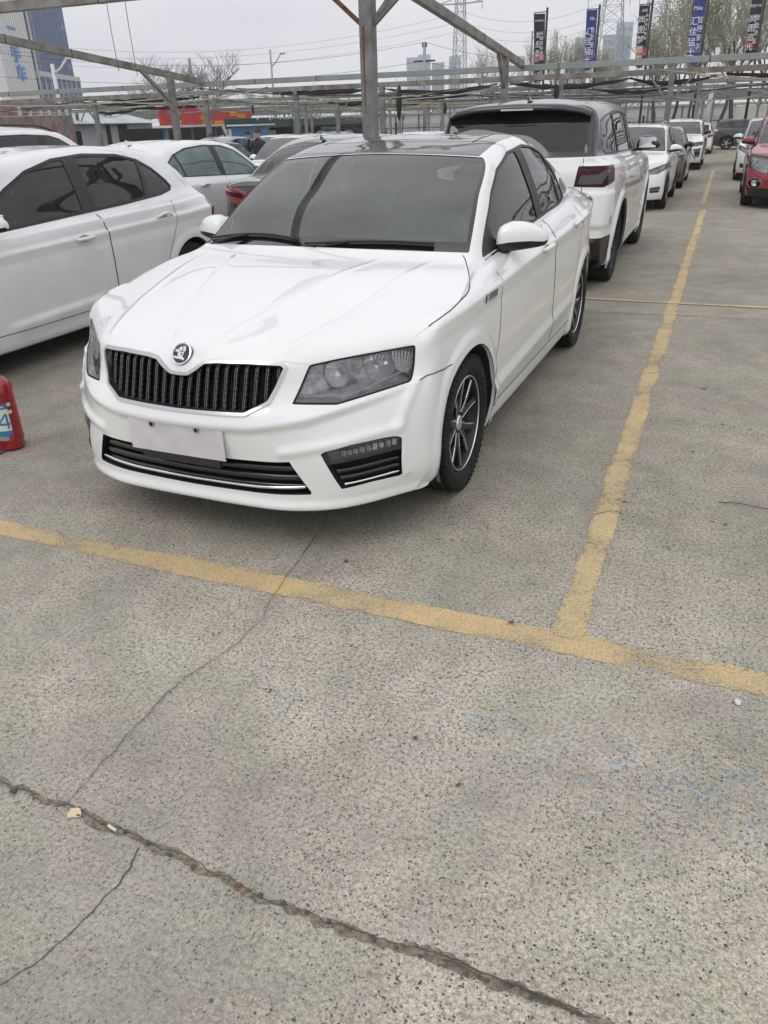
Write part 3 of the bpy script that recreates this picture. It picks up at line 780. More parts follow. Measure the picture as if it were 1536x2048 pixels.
    # ---------- tail
    if rear:
        for sg in(-1,1):
            f=ffront(p['tl'],L-p['tly'],sg,True); t_,body=body.split(f)
            if len(t_.F):
                to=t_.off(.001).obj('tail_light',p.get('tlm','red_lamp'),root)
                if p.get('tlin'):
                    fi=ffront(p['tlin'],L-p['tly'],sg,True); i_,_=t_.split(fi)
                    if len(i_.F): i_.off(.003).obj('tail_light_core',p.get('tlim','dark_red_lamp'),to)
        if p.get('bootseam',True):
            sm=p.get('bootline',[(.0,.52),(.55,.52),(.60,.78)])
            for sg in(-1,1): seam(gap,pj,sm,'rear',sg,.006,False,.03,lim=L)
        if p.get('plate_r'):
            x,z=p['plate_r']; h,n=pj.rear(x,z,L); m_=MB(); m_.box((x,h.y+.008,z),(.44,.008,.14),bev=.004); m_.build('number_plate','plate_white',root)
    if front and p.get('plate_f') and p.get('showplate',True):
        x,z,w_=p['plate_f']; m_=MB(); pts=[pj.front(x+q*w_/2,z+.02) for q in np.linspace(-1,1,13)]
        y0=min(q[0].y for q in pts); ribbon(m_,[(Vector((q[0].x,y0-.008+.25*(q[0].y-y0),z)),Vector((0,-1,0))) for q in pts],.14,0,0,th=.010)
        # the two fixing holes
        po=m_.build('number_plate','plate_white',root)
        hm=MB()
        for dx in(-.105,.105): hm.lathe([(0,-.0015),(.0055,-.0015),(.0055,.003),(.013,.003)],16,c=(x+dx,y0-.0125,z+.045),axis='y')
        if fine:
            hm.build('plate_screw','black_plastic',po)
            rg=MB()
            for dx in(-.105,.105): rg.lathe([(.009,0),(.0125,0)],16,c=(x+dx,y0-.0128,z+.045),axis='y')
            rg.build('plate_washer','chrome',po)
            bk=MB(); bk.box((x+.01,y0-.002,z-.086),(.37,.014,.036),bev=.003); bk.build('plate_bracket','gloss_black',root)
    # ---------- roof colour
    if p.get('roofm'):
        xr=p.get('roofx',.5); rf,body=body.split(lambda V,Q: np.maximum.reduce([(p.get('roofv',11.0)-Q[:,1])*.2,np.abs(V[:,0])-xr if xr else -1+0*V[:,0]]))
        rf.obj('roof_panel',p['roofm'],root)
        if p.get('roofseam'):
            for sg in(-1,1):
                g1=MB(); seam(g1,pj,[(.455,p['header'][0]+.30),(.44,p['btop'][0]-.25)],'top',sg,.008,False,.04,.001); g1.build('roof_seam','seam',root,True)
            for yy in p['roofseam']: seam(gap,pj,[(-xr,yy[0]),(-xr*.5,yy[1]),(0,yy[2]),(xr*.5,yy[1]),(xr,yy[0])],'top',1,.007,False,.03,.0015)
    if p.get('pillm'):   # contrasting upper body
        up,body=body.split(lambda V,Q: (9.0-Q[:,1])*.2); up.obj('upper_body',p['pillm'],root)
    if 'valance' in p:
        va,body=body.split(lambda V,Q: np.maximum(V[:,2]-p['valance'],L-.42-V[:,1])); va.obj('bumper_valance','black_plastic',root)
    if 'cladding' in p:
        zc=p['cladding']
        cl,body=body.split(lambda V,Q: np.minimum(V[:,2]-zc,np.minimum(*[np.maximum(np.hypot(V[:,1]-wy_,V[:,2]-p['r'])-p['arch']-.05,.5-np.abs(V[:,0])) for wy_ in (p['wf'],p['wr'])])))
        cl.off(.003).obj('lower_cladding','black_plastic',root)
    for extra in p.get('seamlines',[]):
        kind,pl=extra
        for sg in(-1,1):
            g1=MB(); seam(g1,pj,pl,kind,sg,.004,False,.015,lift=.003,lim=L); g1.build('panel_gap','seam',root,True)
    body.obj('body',pm,root)
    if gap.v: gap.build('panel_gap','seam',root,True)
    # ---------- wheels
    wd=p['wheel']; xw=p.get('xw',W-.02-p['tw']/2)
    for wy_ in (p['wf'],p['wr']):
        for sg in(-1,1):
            make_wheel(root,sg*xw,wy_,p['r'],wd['style'],sg,p['tw'],mats=wd['mats'],spokes=wd['spokes'],detail=fine,turn=.13*(1 if wy_<2 else 3)+.07*sg)
    for sg in(-1,1): mirror_part(root,p,sg,p.get('mirm',pm))
    # ---------- cabin
    if see:
        zc=p['cowl'][1]; ym=p['header'][0]
        d=MB(); d.box((0,p['cowl'][3]+.22,zc-.13),(W*1.55,.50,.18),bev=.05); d.box((.36*1,p['cowl'][3]+.42,zc-.06),(.34,.16,.10),bev=.03)
        d.build('dashboard','dash',root)
        stw=MB(); c=Vector((.36,p['cowl'][3]+.60,zc-.08)); pts=[c+Vector((math.cos(a)*.185,math.sin(a)*.185*.35,math.sin(a)*.185*.93)) for a in np.linspace(0,2*math.pi,25)]
        stw.tube(pts,.014,6,cap=False); stw.bar(c-Vector((.17,0,0)),c+Vector((.17,0,0)),.05,.03); stw.build('steering_wheel','black_plastic',root,True)
        hi=p['roofc'][1][1]; base=.28+(hi-1.47)*.5
        for (sx,yy,wd_) in ((.37,ym+.48,.50),(-.37,ym+.48,.50),(0,ym+1.28,1.25)):
            s_=MB(); s_.box((sx,yy-.25,base+.16),(wd_,.50,.16),bev=.05)
            s_.bar((sx,yy,base+.2),(sx,yy+.17,base+.80),wd_*.92,.14,bev=.05)
            hs_=(0,) if wd_<1 else (-.38,.38)
            for q in hs_: s_.box((sx+q,yy+.17,base+.93),(.27,.10,.19),bev=.04)
            s_.build('seat',p['seats'],root)
        fl=MB(); fl.box((0,(p['wf']+p['wr'])/2+.2,.36),(W*1.7,p['wr']-p['wf']+.5,.05)); fl.build('cabin_floor','dash',root)
        rm=MB(); rm.box((0,ym+.10,p['header'][1]-.10),(.24,.03,.07),bev=.02); rm.bar((0,ym+.02,p['header'][1]-.04),(0,ym+.10,p['header'][1]-.08),.02); rm.build('rear_view_mirror','black_plastic',root)
    root['_pj']=0; del root['_pj']
    return root,pj,sf
# ================================================================== GROUND
def ground_material():
    m=D.materials.new('concrete_ground'); m.use_nodes=True; nt=m.node_tree; b=nt.nodes['Principled BSDF']
    b.inputs['Roughness'].default_value=.85; b.inputs['Specular IOR Level'].default_value=.25
    tc=N(nt,'ShaderNodeTexCoord'); P=tc.outputs['Object']; L=nt.links.new
    def noise(s,det=4,ro=.55,dist=0):
        n=N(nt,'ShaderNodeTexNoise'); n.inputs['Scale'].default_value=s; n.inputs['Detail'].default_value=det; n.inputs['Roughness'].default_value=ro; n.inputs['Distortion'].default_value=dist; L(P,n.inputs['Vector']); return n.outputs['Fac']
    def mix(a,b_,f,bt='MIX'):
        x=N(nt,'ShaderNodeMix',data_type='RGBA',blend_type=bt)
        for i,v in ((6,a),(7,b_),(0,f)):
            if hasattr(v,'is_linked') or hasattr(v,'links'): L(v,x.inputs[i])
            else: x.inputs[i].default_value=v if i==0 else (*v,1)
        return x.outputs[2]
    big=ramp(nt,[(.3,(.40,.38,.33)),(.5,(.455,.43,.38)),(.72,(.50,.47,.425))],noise(.9,5,.6))
    hue=ramp(nt,[(.36,(.975,1.0,.955)),(.62,(1.03,.99,1.0))],noise(2.2,4))
    c=mix(big.outputs[0],hue.outputs[0],1.0,'MULTIPLY')
    # fine sand
    sand=ramp(nt,[(.36,(.56,.55,.51)),(.5,(1,1,1)),(.64,(1.26,1.25,1.21))],noise(210,3,.78)); c=mix(c,sand.outputs[0],.9,'MULTIPLY')
    sand2=ramp(nt,[(.40,(.50,.49,.45)),(.52,(1.0,1.0,1.0)),(.62,(1.22,1.21,1.19))],noise(80,4,.7)); c=mix(c,sand2.outputs[0],.75,'MULTIPLY')
    # dark exposed pebbles, irregular, density varies
    def specks(scale,lo,hi,thr0,thr1,colr,densc):
        v=N(nt,'ShaderNodeTexVoronoi'); v.inputs['Scale'].default_value=scale
        ds=N(nt,'ShaderNodeVectorMath',operation='ADD'); nn=N(nt,'ShaderNodeTexNoise'); nn.inputs['Scale'].default_value=scale*1.6; L(P,nn.inputs['Vector'])
        sc=N(nt,'ShaderNodeVectorMath',operation='SCALE'); sc.inputs['Scale'].default_value=.9/scale; L(nn.outputs['Color'],sc.inputs[0]); L(P,ds.inputs[0]); L(sc.outputs[0],ds.inputs[1]); L(ds.outputs[0],v.inputs['Vector'])
        r=N(nt,'ShaderNodeSeparateColor'); L(v.outputs['Color'],r.inputs[0])
        den=N(nt,'ShaderNodeMapRange'); den.inputs['From Min'].default_value=.35; den.inputs['From Max'].default_value=.68; den.inputs['To Min'].default_value=thr0; den.inputs['To Max'].default_value=thr1
        L(noise(densc,4,.6),den.inputs[0])
        ls=N(nt,'ShaderNodeMath',operation='LESS_THAN'); L(r.outputs[0],ls.inputs[0]); L(den.outputs[0],ls.inputs[1])
        # radius varies per pebble
        mr=N(nt,'ShaderNodeMapRange'); mr.inputs['To Min'].default_value=lo; mr.inputs['To Max'].default_value=hi; L(r.outputs[1],mr.inputs[0])
        sb=N(nt,'ShaderNodeMath',operation='SUBTRACT'); L(mr.outputs[0],sb.inputs[0]); L(v.outputs['Distance'],sb.inputs[1])
        sm=N(nt,'ShaderNodeMath',operation='MULTIPLY',use_clamp=True); L(sb.outputs[0],sm.inputs[0]); sm.inputs[1].default_value=14
        f=N(nt,'ShaderNodeMath',operation='MULTIPLY'); L(sm.outputs[0],f.inputs[0]); L(ls.outputs[0],f.inputs[1])
        return f.outputs[0]
    f1=specks(118,.14,.44,.06,.92,0,2.0); c=mix(c,(.085,.088,.075),f1)
    f2=specks(70,.10,.36,.02,.38,0,1.3); c=mix(c,(.07,.072,.062),f2)
    f3=specks(110,.14,.40,.20,.55,0,3.1); c=mix(c,(.60,.57,.52),f3)
    # worn-off smoother patches, stains
    st=ramp(nt,[(.42,0),(.64,1)],noise(.5,7,.7,1.2)); stc=N(nt,'ShaderNodeMath',operation='MULTIPLY'); L(st.outputs[0],stc.inputs[0]); stc.inputs[1].default_value=.58
    c=mix(c,(.24,.235,.215),stc.outputs[0])
    # inside the bays the slab is dirtier and rubbed smooth
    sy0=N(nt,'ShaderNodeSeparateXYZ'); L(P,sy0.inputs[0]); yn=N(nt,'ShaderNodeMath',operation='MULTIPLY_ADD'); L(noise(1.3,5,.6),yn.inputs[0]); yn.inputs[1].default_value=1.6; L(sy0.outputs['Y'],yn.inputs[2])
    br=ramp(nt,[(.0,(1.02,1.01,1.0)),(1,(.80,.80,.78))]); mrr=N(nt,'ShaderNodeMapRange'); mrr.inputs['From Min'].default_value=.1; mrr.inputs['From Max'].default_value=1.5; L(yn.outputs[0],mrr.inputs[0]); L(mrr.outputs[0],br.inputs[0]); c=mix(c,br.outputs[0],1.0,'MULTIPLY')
    m3=ramp(nt,[(.35,(.84,.84,.82)),(.62,(1.07,1.06,1.05))],noise(4.2,6,.7)); c=mix(c,m3.outputs[0],1.0,'MULTIPLY')
    # scuffed blue paint flecks in one band
    sx_=N(nt,'ShaderNodeSeparateXYZ'); L(P,sx_.inputs[0])
    def M_(op,a,b_=None,cl=False):
        n=N(nt,'ShaderNodeMath',operation=op,use_clamp=cl)
        for i,v in enumerate((a,b_)):
            if v is None: continue
            if isinstance(v,(int,float)): n.inputs[i].default_value=v
            else: L(v,n.inputs[i])
        return n.outputs[0]
    # centre line y = -.62 -.06x ... band half width
    yl=M_('ADD',sx_.outputs['Y'],M_('MULTIPLY',sx_.outputs['X'],BLUE[1])); d=M_('ABSOLUTE',M_('SUBTRACT',yl,BLUE[0]))
    bm_=M_('SUBTRACT',1,M_('MULTIPLY',d,1/BLUE[2]),True)
    xr=N(nt,'ShaderNodeMapRange'); xr.inputs['From Min'].default_value=.45; xr.inputs['From Max'].default_value=1.9; xr.inputs['To Min'].default_value=.22; xr.inputs['To Max'].default_value=1.25; L(sx_.outputs['X'],xr.inputs[0])
    cl_=ramp(nt,[(.50,0),(.62,1)],noise(9,3)); v2=N(nt,'ShaderNodeTexVoronoi'); v2.inputs['Scale'].default_value=72; L(P,v2.inputs['Vector'])
    r2_=N(nt,'ShaderNodeSeparateColor'); L(v2.outputs['Color'],r2_.inputs[0])
    thr=M_('MULTIPLY',M_('MULTIPLY',bm_,xr.outputs[0]),M_('ADD',M_('MULTIPLY',cl_.outputs[0],1.5),.20))
    on=M_('LESS_THAN',r2_.outputs[0],thr); rad=M_('MULTIPLY',M_('SUBTRACT',M_('ADD',M_('MULTIPLY',r2_.outputs[1],.48),.08),v2.outputs['Distance']),9,True)
    fb=M_('MULTIPLY',M_('MULTIPLY',on,rad),.78); bc=ramp(nt,[(0,(.10,.20,.30)),(1,(.16,.33,.48))],r2_.outputs[2])
    c=mix(c,bc.outputs[0],fb)
    L(c,b.inputs['Base Color'])
    bp=N(nt,'ShaderNodeBump'); bp.inputs['Strength'].default_value=.55; bp.inputs['Distance'].default_value=.0025
    hh=M_('SUBTRACT',noise(180,4,.7),M_('MULTIPLY',f1,.5)); L(hh,bp.inputs['Height']); L(bp.outputs[0],b.inputs['Normal'])
    return m
BLUE=(-.70,0.0,.17)
gm=MB(); gm.add([(-560,-60,0),(560,-60,0),(560,620,0),(-560,620,0)],[(0,1,2,3)])
g=link('ground',gm.mesh('ground'),ground_material(),None,False); tag(g,'grey exposed aggregate concrete of the parking lot','ground',kind='structure')
def paint_material():
    m=D.materials.new('yellow_marking'); m.use_nodes=True; nt=m.node_tree; b=nt.nodes['Principled BSDF']; L=nt.links.new; b.inputs['Roughness'].default_value=.8
    tc=N(nt,'ShaderNodeTexCoord'); P=tc.outputs['Object']
    def noise(s,det=4,ro=.6):
        n=N(nt,'ShaderNodeTexNoise'); n.inputs['Scale'].default_value=s; n.inputs['Detail'].default_value=det; n.inputs['Roughness'].default_value=ro; L(P,n.inputs['Vector']); return n.outputs['Fac']
    c1=ramp(nt,[(.30,(.47,.39,.26)),(.5,(.57,.44,.25)),(.70,(.68,.50,.25))],noise(2.6,6,.7))
    c2=ramp(nt,[(.36,(.66,.66,.66)),(.6,(1.1,1.1,1.1))],noise(150,3,.75))
    x=N(nt,'ShaderNodeMix',data_type='RGBA',blend_type='MULTIPLY'); x.inputs[0].default_value=1; L(c1.outputs[0],x.inputs[6]); L(c2.outputs[0],x.inputs[7]); L(x.outputs[2],b.inputs['Base Color'])
    # worn through: more at the rims
    at=N(nt,'ShaderNodeAttribute',attribute_name='edge')
    n1=noise(120,4,.75); n2=noise(2.6,6,.7)
    def M_(op,a,b_=None,cl=False):
        n=N(nt,'ShaderNodeMath',operation=op,use_clamp=cl)
        for i,v in enumerate((a,b_)):
            if v is None: continue
            if isinstance(v,(int,float)): n.inputs[i].default_value=v
            else: L(v,n.inputs[i])
        return n.outputs[0]
    s=M_('ADD',M_('MULTIPLY',n1,1.35),M_('MULTIPLY',n2,1.25)); s=M_('SUBTRACT',s,M_('MULTIPLY',at.outputs['Fac'],.9)); a=M_('MULTIPLY',M_('SUBTRACT',s,1.02),6,True)
    a=M_('MULTIPLY',a,.90)
    t=N(nt,'ShaderNodeBsdfTransparent'); ms=N(nt,'ShaderNodeMixShader'); L(a,ms.inputs[0]); L(t.outputs[0],ms.inputs[1]); L(b.outputs[0],ms.inputs[2]); L(ms.outputs[0],nt.nodes['Material Output'].inputs[0])
    return m
PM=paint_material()
def marking(x0,y0,x1,y1,w,z=.004,name='parking_line',lab=None):
    n=max(2,int(math.hypot(x1-x0,y1-y0)/.03)); d=Vector((x1-x0,y1-y0)).normalized(); s_=Vector((d.y,-d.x)); vs=[];fs=[];ed=[]
    rnd=random.Random(int(x0*100+y0*37)); prof=[-1,-.93,-.5,0,.5,.93,1]; wob=[0,0]
    for i in range(n+1):
        p=Vector((x0,y0)).lerp(Vector((x1,y1)),i/n)
        for k in (0,1): wob[k]=.86*wob[k]+rnd.gauss(0,.0016)
        for q in prof:
            off=q*w/2+(wob[0] if q>0 else wob[1] if q<0 else 0); vs.append((p.x+s_.x*off,p.y+s_.y*off,z)); ed.append(1.0 if abs(q)==1 else .18 if abs(q)>.9 else 0)
    m=len(prof)
    for i in range(n):
        for j in range(m-1): fs.append((i*m+j,(i+1)*m+j,(i+1)*m+j+1,i*m+j+1))
    me=D.meshes.new(name); me.from_pydata(vs,[],fs); a=me.attributes.new('edge','FLOAT','POINT'); a.data.foreach_set('value',ed)
    bm=bmesh.new(); bm.from_mesh(me); bmesh.ops.recalc_face_normals(bm,faces=bm.faces); bm.to_mesh(me); bm.free()
    o=link(name,me,PM,None,False); tag(o,lab,'road marking',kind='structure'); return o
marking(-6,-.205,5,-.195,.125,.002,'parking_line','yellow line across the front of the parking bays')
marking(1.552,-.165,1.565,13.2,.112,.0035,'parking_line','long yellow line between the white sedan and the empty bay')
marking(-6,5.2,5,5.27,.07,.006,'parking_line','thin faded yellow line behind the white sedan')
marking(1.52,14.2,1.50,24,.10,.004,'parking_line','faded yellow line near the red car')
mat('joint_pale',(.40,.39,.36),.9); MATS['crack']=mat('crack_dark',(.10,.092,.075),.95,noise=(25,.5)); mat('crack_fine',(.075,.07,.058),.95); mat('joint_dirt',(.19,.168,.13),.95,noise=(75,.6),bump=(90,.6))
def crack(pts,w,name,lab,m,seed=1,jit=.010,z=.0025,step=.012,lip=False):
    rnd=random.Random(seed); P=resample(pts,step); vs=[];fs=[];o1=o2=0;c=0;c2=0
    for i,p in enumerate(P):
        a=P[min(i+1,len(P)-1)]-P[max(i-1,0)]; a=a/np.linalg.norm(a); s_=np.array([a[1],-a[0]])
        c=.90*c+rnd.gauss(0,jit*.42); o1=.72*o1+rnd.gauss(0,w*.16); o2=.72*o2+rnd.gauss(0,w*.16)
        ww=w*(.75+.5*(.5+.5*math.sin(i*.05+seed)))
        q=p+s_*c
        a_=q-s_*max(.0006,ww/2+o1); b_=q+s_*max(.0006,ww/2+o2); vs+=[(a_[0],a_[1],z),(b_[0],b_[1],z)]
    for i in range(len(P)-1): fs.append((2*i,2*i+2,2*i+3,2*i+1))
    me=D.meshes.new(name); me.from_pydata(vs,[],fs); bm=bmesh.new(); bm.from_mesh(me); bmesh.ops.recalc_face_normals(bm,faces=bm.faces); bm.to_mesh(me); bm.free()
    o=link(name,me,m,None,False); tag(o,lab,'crack',kind='structure'); return o
# ================================================================== HERO
paint('white',(.78,.79,.785),.30,.02); mat('cup_shade_grey',(.33,.34,.34),.4,coat=.8); paint('black_roof',(.012,.012,.014),.3,.1)
HERO=dict(SEDAN); 
HERO.update(grw=.012,grille=[(0,.720),(.038,.722),(.07,.741),(.105,.766),(.16,.772),(.285,.774),(.405,.769),(.427,.754),(.40,.68),(.378,.628),(.294,.584),(.17,.582),(0,.579)],slat=.0392,
 intake=[(0,.402),(.2,.403),(.38,.407),(.447,.410),(.460,.384),(.520,.270),(.3,.262),(0,.256)],itop=([0,.2,.444],[.402,.404,.410]),ibot=([0,.3,.52],[.256,.262,.270]),istrip=([0,.3,.52],[.280,.285,.300]),
 fog=[(.551,.441),(.651,.461),(.731,.464),(.787,.462),(.796,.452),(.797,.404),(.796,.292),(.707,.294),(.617,.285),(.576,.385)],fogsplit=[(.576,.391),(.693,.400),(.794,.407)],
 bonnet_poly=[(0,0),(.43,.0),(.78,.30),(.762,.40),(.822,.535),(.855,.694),(.848,.946),(.817,1.061),(.745,1.235),(.715,1.28),(0,1.28)],
 bonnet_front=[(0,.720),(.038,.722),(.07,.742),(.105,.767),(.16,.774),(.42,.770),(.492,.756),(.695,.776),(.77,.782),(.9,.79)],bsy=.44,
 roofm='paint_black_roof',roofx=.568,roofseam=[(2.30,2.24,2.22)],showplate=True,plate_f=(-.022,.470,.446),res=1.0,
 seamlines=[('side',[(.415,.652),(.46,.662),(.52,.662),(.60,.650),(.655,.655)])],
 rearseam=True)
def hero_disp(P,n,Q):
    x,y,z=np.abs(P[:,0]),P[:,1],P[:,2]; d=np.zeros(len(P)); lower=(Q[:,1]<6.2)
    f=(y<.52)&lower; A=np.stack([x,z],1)
    l1=[(0,.535),(.3,.54),(.5,.565),(.7,.61),(.86,.655)]; zz=I(x,[a for a,b in l1],[b for a,b in l1]); t=z-zz
    d+=f*.020*np.clip((.84-x)/.22,0,1)*np.where(t>0,np.clip(1-t/.07,0,1),np.clip(1+t/.022,0,1))
    l2=[(.815,.645),(.780,.495),(.805,.30)]; dd=dline(l2,A); d+=f*.012*np.clip(1-dd/.025,0,1)
    l3=[(.42,.445),(.60,.468),(.780,.495)]; dd=dline(l3,A); d+=f*.014*np.clip(1-dd/.026,0,1)
    lip=(y<.40)&(Q[:,1]<2.6); d+=lip*.016*np.clip(1-np.abs(z-.212)/.028,0,1)
    s=(y>.35)&(y<4.45); zs=I(y,[0,.885,3.565,4.66],[.79,.85,.93,.95])
    t=z-zs; d+=s*(Q[:,1]<8.5)*.015*np.clip((y-.35)/.3,0,1)*np.where(t>0,np.clip(1-t/.030,0,1),np.clip(1+t/.07,0,1))
    zl=I(y,[1.2,3.15],[.37,.44]); t=z-zl; d+=(y>1.15)&(y<3.2)&lower; d-=(y>1.15)&(y<3.2)&lower
    d+=((y>1.1)&(y<3.25)&lower)*.016*np.clip((y-1.1)/.15,0,1)*np.clip((3.25-y)/.15,0,1)*np.where(t>0,np.clip(1-t/.05,0,1),np.clip(1+t/.10,0,1))
    for wy_ in (.885,3.565):
        r=np.hypot(y-wy_,z-.322); d+=lower*(x>.6)*.013*np.clip((.425-r)/.03,0,1)
    hood=(Q[:,1]>6.1)&(Q[:,1]<9)&(Q[:,0]<5.6); B=np.stack([x,y],1)
    for l,a,w_ in (([(.10,.10),(.20,.45),(.40,1.16)],.007,.022),([(.40,.12),(.52,.5),(.62,1.25)],.007,.025)):
        d+=hood*a*np.clip(1-dline(l,B)/w_,0,1)*np.clip((8.9-Q[:,1])/1.5,0,1)
    return n*d[:,None]
HERO['disp']=hero_disp
hero,pj,hsf=build_car('parked_car',HERO,(0,0,0),-.02057,'white sedan with a black panoramic roof and a blank front plate, nearest to the camera','sedan')
def emblem(root,pj):
    h,n=pj.hit((0,-.5,.777),(0,1,0)); n=Vector((0,-.80,.60)).normalized(); xa=Vector((1,0,0)); ya=n.cross(xa)   # local axes
    M=Matrix((xa,ya,n)).transposed().to_4x4(); M.translation=h+n*.010; r=.0445
    m=MB(); a=[(math.cos(t)*r,math.sin(t)*r) for t in np.linspace(0,2*math.pi,48,endpoint=False)]
    m.prism(a,-.016,M,0); 
    ring=[(r*1.0,.0),(r*.99,.003),(r*.90,.004),(r*.83,.001)]
    n_=48;vs=[];fs=[]
    for k in range(n_):
        t=2*math.pi*k/n_
        for (q,hh) in ring: vs.append(M@Vector((math.cos(t)*q,math.sin(t)*q,hh)))
    for k in range(n_):
        for j in range(3): fs.append((k*4+j,((k+1)%n_)*4+j,((k+1)%n_)*4+j+1,k*4+j+1))
    m.add(vs,fs,1)
    fx=r*.98; P=[[(-.34,.10),(.30,.16),(.22,-.30),(-.30,-.30)],[(-.72,-.22),(-.55,-.28),(-.30,-.302),(.22,-.302),(.48,-.42),(.42,-.60),(.10,-.52),(-.35,-.50),(-.70,-.44)],
       [(-.68,.14),(-.60,.30),(-.42,.40),(-.22,.24),(-.06,.13),(-.3,.104)],[(-.38,.44),(-.10,.66),(-.02,.64),(.04,.40),(.02,.20),(-.12,.22)],[(.06,.68),(.32,.70),(.42,.36),(.36,.20),(.14,.20)]]
    M2=M.copy(); M2.translation=h+n*.0105
    for q in P: m.prism([(u*fx,v*fx) for u,v in q],.0022,M2,1)
    M3=M.copy(); M3.translation=h+n*.0128; m.prism([(.06*fx+math.cos(t)*.07*fx,-.05*fx+math.sin(t)*.12*fx) for t in np.linspace(0,2*math.pi,14,endpoint=False)],.0006,M3,0)
    return link('emblem',m.mesh('emblem',True),['gloss_black','chrome'],root,False)
emblem(hero,pj)
# side vent badge
for sg in(1,-1):
    vb=MB(); pts=[pj.side(y,.838,sg) for y in np.linspace(1.06,1.235,6)]
    ribbon(vb,pts,.034,.004,0,th=.004); ribbon(vb,[pts[0],pts[1]],.030,.0055,1,th=.003); ribbon(vb,[(a-Vector((0,0,.017)),b) for a,b in pts],.004,.0055,1,th=.003)
    link('wing_badge',vb.mesh('wb'),['gloss_black','chrome'],hero,False)
# chrome strip along the window sill
for sg in(1,-1):
    vb=MB(); ribbon(vb,[pj.side(y,I(y,[1.37,2.0,2.6,3.0,3.27,3.30],[.950,.992,1.020,1.037,1.053,1.075]),sg) for y in np.linspace(1.39,3.295,40)],.010,.003,0,th=.004)
    link('window_trim',vb.mesh('wt'),'chrome',hero,False)
# ================================================================== OTHER CARS
def var(base,**k):
    d=dict(base); d.update(k); return d
def warp(p,sy=1,sz=1,sx=1,dz0=0):
    """rescale a spec: lengths, heights, widths"""
    q=dict(p); f=lambda y:y*sy; g=lambda z:z*sz
    q['L']=p['L']*sy; q['W']=p['W']*sx
    return q
HF=[(.46,.62),(.50,.74),(.68,.79),(.83,.81),(.84,.70),(.62,.63)]
GEN=var(SEDAN,plate_f=None,showplate=False,wiper=True,res=.45,louv=2,
 grille=[(0,.72),(.30,.72),(.42,.70),(.38,.58),(.28,.53),(0,.52)],grw=.014,hslat=.045,
 intake=[(0,.40),(.40,.40),(.48,.27),(0,.25)],itop=([0,.4],[.40,.40]),ibot=([0,.4],[.25,.26]),
 fog=[(.58,.42),(.80,.44),(.80,.32),(.62,.30)],fogsplit=[(.58,.30),(.80,.32)],hl=HF,hlkind='gen',bowls=[(.60,.69,.045),(.72,.73,.05)],
 bonnet_poly=[(0,0),(.43,.0),(.80,.30),(.83,.5),(.855,.694),(.848,.946),(.817,1.061),(.745,1.235),(.70,1.28),(0,1.28)],bonnet_front=[(0,.735),(.42,.735),(.50,.75),(.714,.80),(.9,.83)],
 wheel=dict(style='I',spokes=10,mats=('dark_alloy','silver_alloy')),plate_r=(0,.86))
mat('upper_black',(.014,.014,.015),.25,coat=.7,noise=(5,.5),back=.05)
paint('pearl',(.74,.75,.75),.38,.05); paint('black',(.012,.012,.013),.22,.2); paint('grey',(.045,.047,.05),.3,.1); paint('red',(.26,.012,.022),.3,.08); paint('beige',(.40,.385,.34),.4,.08); paint('silverblue',(.20,.25,.30),.3,.05); paint('dusty_black',(.06,.058,.055),.5,.25)
# --- hatchback, left
HATCH=var(GEN,seamtop=.905,W=.875,L=4.03,wf=.62,wr=3.34,yc5=.38,ry5=.27,r=.308,arch=.345,res=.75,paint='paint_pearl',
 zs=[.78,.81,.865,.90],plan=[.93,.955,.985,.995,1.0,.998,.97,.90],
 cowl=(.82,1.0,.72,.96,.975),belt=[(.96,.72,.955),(1.4,.765,.955),(2.1,.79,.98),(2.8,.785,1.01),(3.3,.765,1.05),(3.80,.64,1.05)],bbase=(3.84,1.01,.60,3.78,1.05),
 header=(1.56,1.40,.57,1.62,1.365),rail=[(1.62,.57,1.36),(2.05,.588,1.40),(2.5,.588,1.41),(3.0,.565,1.385),(3.45,.52,1.33)],btop=(3.55,1.355,.50,3.45,1.325),
 roofc=[(1.56,1.385),(2.1,1.432),(2.6,1.443),(3.1,1.425),(3.65,1.355)],hoodb=(.035,.0,0),
 tail=[(.10,.25,0),(.04,.26,0),(.01,.35,0),(0,.45,0),(0,.6,0),(.02,.78,0),(.06,.90,0)],RD=[.27,.15,.05,.01,0],rxk=.90,
 dlo=[(1.08,.925),(1.30,1.08),(1.52,1.20),(1.76,1.30),(2.06,1.365),(2.4,1.385),(2.8,1.365),(3.02,1.318),(3.16,1.245),(3.27,1.145),(3.31,1.09),(3.27,1.055),(3.1,1.028),(2.6,.998),(2.0,.972)],
 pillars=[(2.13,2.27,.06)],bars=[(2.88,2.93,.35)],tri=[(1.0,.9),(1.31,.9),(1.27,1.1),(1.0,1.1)],sealw=.022,
 doors=[[(1.04,.30),(1.02,.45),(1.04,.7),(1.06,.910),(2.0,.952),(2.24,.965),(2.27,.8),(2.28,.30)],
  [(2.285,.30),(2.275,.8),(2.245,.965),(2.6,.978),(3.1,1.005),(3.17,1.01),(3.17,.98),(3.14,.80),(3.02,.62),(2.94,.48),(2.91,.30)]],
 handles=[(1.90,2.10,.820),(2.88,3.08,.865)],
 tl=[(.54,.70),(.53,.85),(.60,.955),(.9,.965),(.9,.88),(.83,.74),(.76,.69)],tly=.33,tlin=None,
 mirror=(1.13,.985,.715),sideg='side_glass',wheel=dict(style='Y',spokes=5,mats=('silver_alloy','silver_alloy')),
 bootline=[(0,.50),(.50,.50),(.56,.75)],interior=True)
